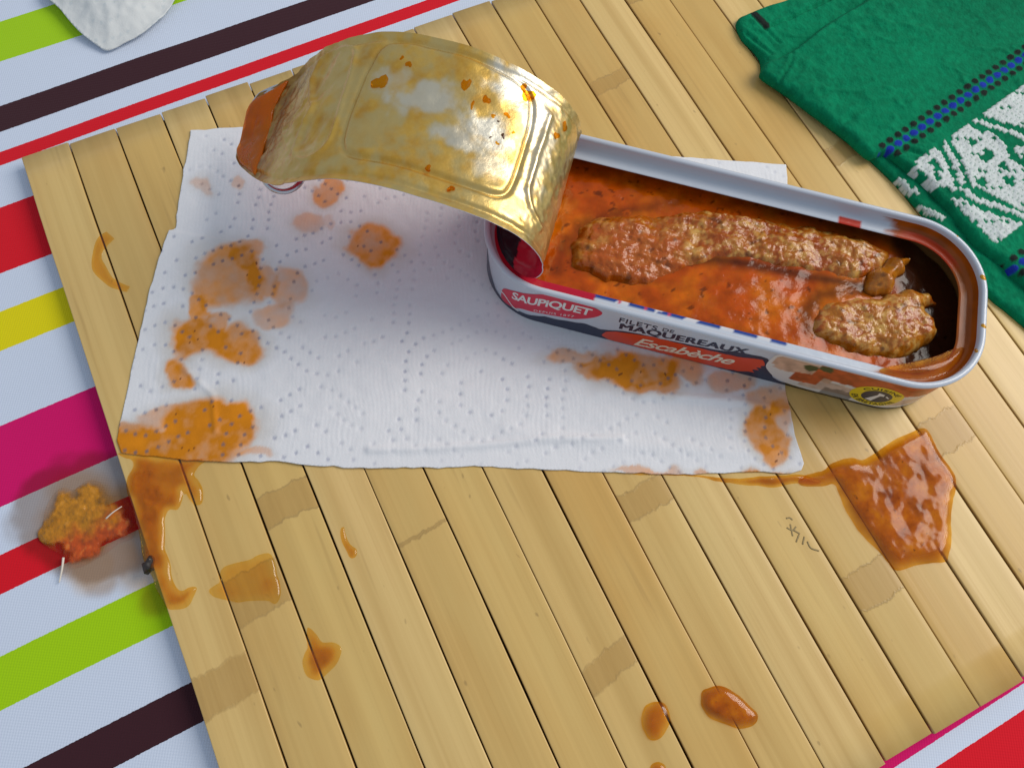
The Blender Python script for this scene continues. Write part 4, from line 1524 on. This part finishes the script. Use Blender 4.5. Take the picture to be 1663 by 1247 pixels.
def build_clump():
    """fish and sauce crumbs fallen on the cloth by the mat's left edge"""
    pts = zpts(0, 600, 3.117, [(185, 820), (215, 780), (225, 720), (250, 660), (290, 610), (330, 595), (365, 612), (400, 590), (440, 562), (490, 562), (520, 590), (535, 628), (570, 640), (620, 640), (668, 690), (690, 770),
                                  (670, 850), (600, 880), (540, 925), (470, 965), (400, 1000), (345, 1000), (310, 940), (250, 905), (200, 865)])
    P = smooth_closed(poly_at(pts, ZC + .5), 5)

    def top(X, dep):
        n = np.abs(fbm(X[:, 0] / 2.6, X[:, 1] / 2.6, 401, 3))
        n1 = fbm(X[:, 0] / 7, X[:, 1] / 7, 403, 2)
        return ZC + .35 + .7 * np.sqrt(1 - (1 - np.clip(dep / 6, 0, 1)) ** 2) + sstep(0, 2, dep) * (.7 * n + .3 * n1)

    def col(X, dep, z):
        q = X - at(140, 860, ZC)[:2]
        n = fbm(X[:, 0] / 4, X[:, 1] / 4, 405, 4)
        n2 = fbm(X[:, 0] / 1.4, X[:, 1] / 1.4, 407, 3)
        t = sstep(-5, 5, q[:, 1] + 5 * n)[:, None]
        c = np.array([.60, .085, .006]) * (1 - t) + t * np.array([.58, .23, .008])
        c = c * (1 + .4 * n2[:, None])
        hl = sstep(.3, .6, n2)[:, None] * .35
        c = c * (1 - hl) + hl * np.array([.70, .33, .06])  # pale highlights painted into the crumb colour
        return {'Col': np.clip(c, 0, 1), 'alpha': np.clip(.10 + .9 * sstep(.8, 3.2, dep + 3.0 * n), 0, 1)}
    V, F, A = slab(P, .42, top, ZC - .1, attrs=col)
    o = obj('fish_crumbs', make_mesh('fish_crumbs', V, F, A), mat_crumb)
    tag(o, 'wet clump of orange fish crumbs on the striped tablecloth beside the mat', 'fish')
    a, b = at(103, 905, ZC + 1.2), at(96, 946, ZC + .6)
    V, F = tube(smooth_open([a, (a + b) / 2 + np.array([.3, 0, .2]), b], 6), np.linspace(.38, .18, 13), 7)
    o = obj('fish_bone', make_mesh('fish_bone', V, F), mat_bone)
    tag(o, 'thin white fish bone poking out below the crumbs on the tablecloth', 'bone')
    a, b = at(172, 842, ZC + 3.6), at(198, 822, ZC + 3.4)
    V, F = tube(smooth_open([a, (a + b) / 2 + np.array([0, 0, .5]), b], 6), np.linspace(.25, .15, 13), 6)
    o = obj('fish_bone', make_mesh('fish_bone.b', V, F), mat_bone)
    tag(o, 'hair-thin curved bone lying on top of the orange fish crumbs', 'bone')
    P = smooth_closed(poly_at(zpts(0, 600, 3.117, [(720, 985), (745, 965), (765, 938), (785, 955), (780, 985), (768, 1010), (750, 1020), (735, 1035), (728, 1010)]), 0), 3)
    V, F, A = slab(P, .35, lambda X, dep: .3 + 1.8 * np.sqrt(1 - (1 - np.clip(dep / 2, 0, 1)) ** 2) + .6 * fbm(X[:, 0] / 1.3, X[:, 1] / 1.3, 411, 2), -2.0)
    o = obj('herb_flake', make_mesh('herb_flake', V, F), mat_herb)
    tag(o, 'black shrivelled herb flake stuck at the left mat edge', 'herb')


build_clump()

# ------------------------------------------------------------------ green tea towel
Zt = lambda pts: zpts(1180, 0, 2.309, pts)
Zs = lambda pts: zpts(1440, 140, 4.157, pts)
GREEN = np.array(lin(0, 128, 88)[:3])
WHITE = np.array([.74, .80, .80])
BLUE = np.array(lin(34, 58, 176)[:3])
BLACK = np.array([.018, .025, .022])
Z_LOW, Z_UP = 3.2, 6.6


def build_towel():
    root = empty('tea_towel', (*at(1500, 150, 0)[:2], 0))
    tag(root, 'folded green woven tea towel with white and blue border at the upper right', 'tea towel')

    def st_cells(X, z, polys, lines, holes):
        """stitch grid: returns white mask per point and bump"""
        o = at(1455, 250, z)[:2]
        e2 = at(1600, 395, z)[:2] - at(1479, 281, z)[:2]
        e2 /= np.linalg.norm(e2)
        e1 = np.array([e2[1], -e2[0]])
        e1 = at(1663, 95, z)[:2] - at(1445, 245, z)[:2]
        e1 /= np.linalg.norm(e1)
        Minv = np.linalg.inv(np.array([e1, e2]).T)
        q = (X - o) @ Minv.T
        ca, cb = 1.15, 1.6
        ib = np.floor(q[:, 1] / cb)
        ia = np.floor(q[:, 0] / ca + .5 * (ib % 2))
        cx = (ia + .5 - .5 * (ib % 2)) * ca
        cy = (ib + .5) * cb
        cen = o + np.stack([cx, cy], 1) @ np.array([e1, e2])
        inside = np.zeros(len(X), bool)
        for P in polys:
            sd, _ = poly_sd(poly_at(Zs(P), z), cen)
            inside |= sd < 0
        for P, w in lines:
            inside |= line_d(poly_at(Zs(P), z), cen) < w
        hol = np.zeros(len(X), bool)
        for P, r in holes:
            hol |= np.linalg.norm(cen - at(*Zs([P])[0], z)[:2], axis=1) < r
        # regular missed stitches
        hol |= ((ia.astype(int) * 3 + ib.astype(int) * 5) % 11 == 0) & (_hash(ia, ib, 5) > .35)
        inside &= ~hol
        lx, ly = (q[:, 0] - cx) / ca, (q[:, 1] - cy) / cb
        r = np.maximum(np.abs(lx) * 1.0, np.abs(ly) * 1.05) * 2
        bump = np.sqrt(np.clip(1 - (lx ** 2 + ly ** 2) * 3.0, 0, 1))
        cov = sstep(1.12, .9, r)
        return inside, bump, cov, q

    POLYS = [[(160, 590), (220, 480), (330, 420), (390, 500), (470, 710), (340, 690), (210, 650)],
             [(430, 350), (545, 250), (605, 310), (700, 315), (800, 390), (830, 500), (930, 560), (1100, 620), (1100, 900), (927, 790), (860, 805), (740, 740), (620, 640), (520, 560), (488, 450)],
             [(630, 190), (720, 128), (830, 65), (900, 20), (1010, -60), (1250, 50), (1150, 330), (927, 285)],
             [(430, 745), (560, 795), (680, 850), (905, 930), (830, 1005), (740, 1060), (640, 965), (520, 855)],
             [(850, 410), (940, 415), (1050, 470), (1000, 520), (900, 480)]]
    LINES = [([(395, 390), (460, 530), (490, 610), (510, 700), (610, 770), (760, 810), (927, 880), (1100, 950)], 1.1),
             ([(545, 590), (580, 660), (700, 712), (850, 790), (1000, 850)], 1.0),
             ([(605, 232), (750, 280), (927, 345), (1100, 400)], 1.0)]
    HOLES = [((690, 460), 2.2), ((655, 490), 1.6), ((830, 640), 2.0), ((780, 540), 1.6), ((575, 375), 1.7), ((305, 510), 1.5), ((335, 545), 1.5), ((340, 620), 1.5), ((645, 640), 1.4), ((960, 650), 2.2), ((240, 600), 1.6)]

    def stripes(X, z, c, zadd, start, end, sp=4.3):
        a, b = at(*start, z)[:2], at(*end, z)[:2]
        e = (b - a) / np.linalg.norm(b - a)
        n = np.array([-e[1], e[0]])
        q = X - a
        al, ac = q @ e, q @ n
        L = np.linalg.norm(b - a)
        ok = (al > -2) & (al < L)
        for off, ph, colr, rx, ry in ((0, 0, BLUE, 1.75, 1.5), (2.9, .35, BLACK, 1.55, 1.35), (-2.9, -.35, BLACK, 1.55, 1.35)):
            t = (al / sp + ph) % 1.0 - .5
            rr = np.hypot(t * sp / rx, (ac - off) / ry)
            m = sstep(1.1, .8, rr) * ok
            c[:] = c * (1 - m[:, None]) + m[:, None] * colr
            zadd += .35 * m * np.sqrt(np.clip(1 - rr ** 2 * .8, 0, 1))

    def weave(X):
        n = fbm(X[:, 0] / 1.6, X[:, 1] / 1.6, 501, 2)
        n1 = fbm(X[:, 0] / 30, X[:, 1] / 30, 503, 2)
        c = GREEN * (1 + .22 * n + .18 * n1)[:, None]
        return np.clip(c, 0, 1)

    store = {}

    def layer(poly, z, zb, name, pattern, seed, wr, edge=2.6, d=.5):
        P = smooth_closed(poly_at(poly, z - 1.5), 3)

        def calc(X, dep):
            hz = np.zeros(len(X))
            c = weave(X)
            if pattern == 'up':
                ins, bp, cov, q = st_cells(X, z, POLYS, LINES, HOLES)
                m = (ins * cov)[:, None]
                c = c * (1 - m) + m * WHITE
                hz += ins * bp * .45
                stripes(X, z, c, hz, (1440, 246), (1760, 26))
                stripes(X, z, c, hz, (1640, 441), (1760, 350))
            elif pattern == 'low':
                ins, bp, cov, q = st_cells(X, z, [[(60, 615), (100, 610), (150, 660), (225, 715), (200, 735), (120, 700)], [(210, 790), (260, 820), (330, 860), (400, 880), (380, 910), (280, 860)], [(490, 930), (560, 960), (700, 1080), (690, 1130), (600, 1060)]], [], [])
                m = (ins * cov * .85)[:, None]
                c = c * (1 - m) + m * WHITE
                hz += ins * bp * .5
                bk = np.linalg.norm((X - at(1238, 34, z)[:2]) * [1, 1], axis=1)
                t = line_d(poly_at(Zt([(105, 50), (125, 75), (150, 100)]), z), X)
                k = sstep(1.9, 1.1, t)[:, None]
                c = c * (1 - k) + k * BLACK
            # seams
            for ln, dp, w in wr:
                t = line_d(poly_at(Zt(ln), z), X)
                hz += -dp * np.exp(-(t / w) ** 2) + .45 * dp * np.exp(-((t - 2.3 * w) / (1.4 * w)) ** 2)
            return hz, c

        def top(X, dep):
            hz, c = calc(X, dep)
            store['c'] = c
            t = np.clip(dep / edge, 0, 1)
            H = z - zb
            zz = zb + H * (.25 + .75 * np.sqrt(1 - (1 - t) ** 2))
            nearedge = sstep(40, 8, dep)
            zz += .55 * fbm(X[:, 0] / 14 + X[:, 1] / 20, X[:, 1] / 12, seed, 3) * sstep(0, 3, dep)
            zz += nearedge * .7 * fbm(X[:, 0] / 4.5, X[:, 1] / 7, seed + 3, 3) * sstep(0, 2.5, dep)
            zz += .07 * np.sin(X[:, 0] * 4.2) * np.sin(X[:, 1] * 4.2) + .05 * fbm(X[:, 0] / 1.1, X[:, 1] / 1.1, seed + 5, 1)
            cr = fbm(X[:, 0] / 22 + X[:, 1] / 60, X[:, 1] / 16, seed + 7, 3)
            zz += .5 * np.exp(-(cr / .07) ** 2) * sstep(2, 8, dep)
            return zz + hz * sstep(0, 1.0, dep + .4)

        V, F, A = slab(P, d, top, zb, attrs=lambda X, dep, zz: {'Col': store['c']})
        o = obj(name, make_mesh(name, V, F, A), mat_towel)
        adopt(o, root)

    low = Zt([(38, 95), (45, 70), (70, 58), (100, 45), (150, 25), (230, 0), (330, -45), (500, -120)]) + [(1760, -150), (1860, 100), (1850, 640), (1740, 590)] + \
        Zt([(1115, 1215), (1050, 1160), (990, 1110), (900, 990), (800, 880), (740, 805), (640, 690), (560, 612), (500, 560), (420, 500), (320, 420), (220, 350), (140, 285), (128, 225), (95, 180), (60, 145)])
    up = Zt([(132, 262), (150, 232), (215, 208), (280, 165), (380, 85), (530, -5)]) + [(1480, -60), (1760, -120), (1860, 80), (1860, 580)] + \
        Zt([(1115, 1062), (1050, 1000), (990, 955), (930, 905), (830, 780), (760, 705), (690, 645), (600, 575), (545, 588), (490, 545), (440, 500), (330, 420), (230, 345), (140, 285)])
    layer(low, Z_LOW, .15, 'lower_fold', 'low', 511, [([(160, 100), (240, 70), (310, 35), (390, 0)], .7, .5), ([(75, 125), (120, 165), (170, 205)], .7, .7), ([(95, 60), (130, 100), (200, 160)], .5, .6)])
    layer(up, Z_UP, Z_LOW - .8, 'upper_fold', 'up', 521, [([(240, 190), (330, 120), (420, 60), (560, -20)], .55, .6), ([(600, 575), (690, 560), (740, 580)], .8, .8), ([(200, 300), (240, 240), (250, 200)], .6, .7), ([(300, 380), (420, 330), (540, 300)], .35, 1.0),
                                                            ([(420, 470), (520, 400), (620, 380)], .4, 1.1)])


build_towel()
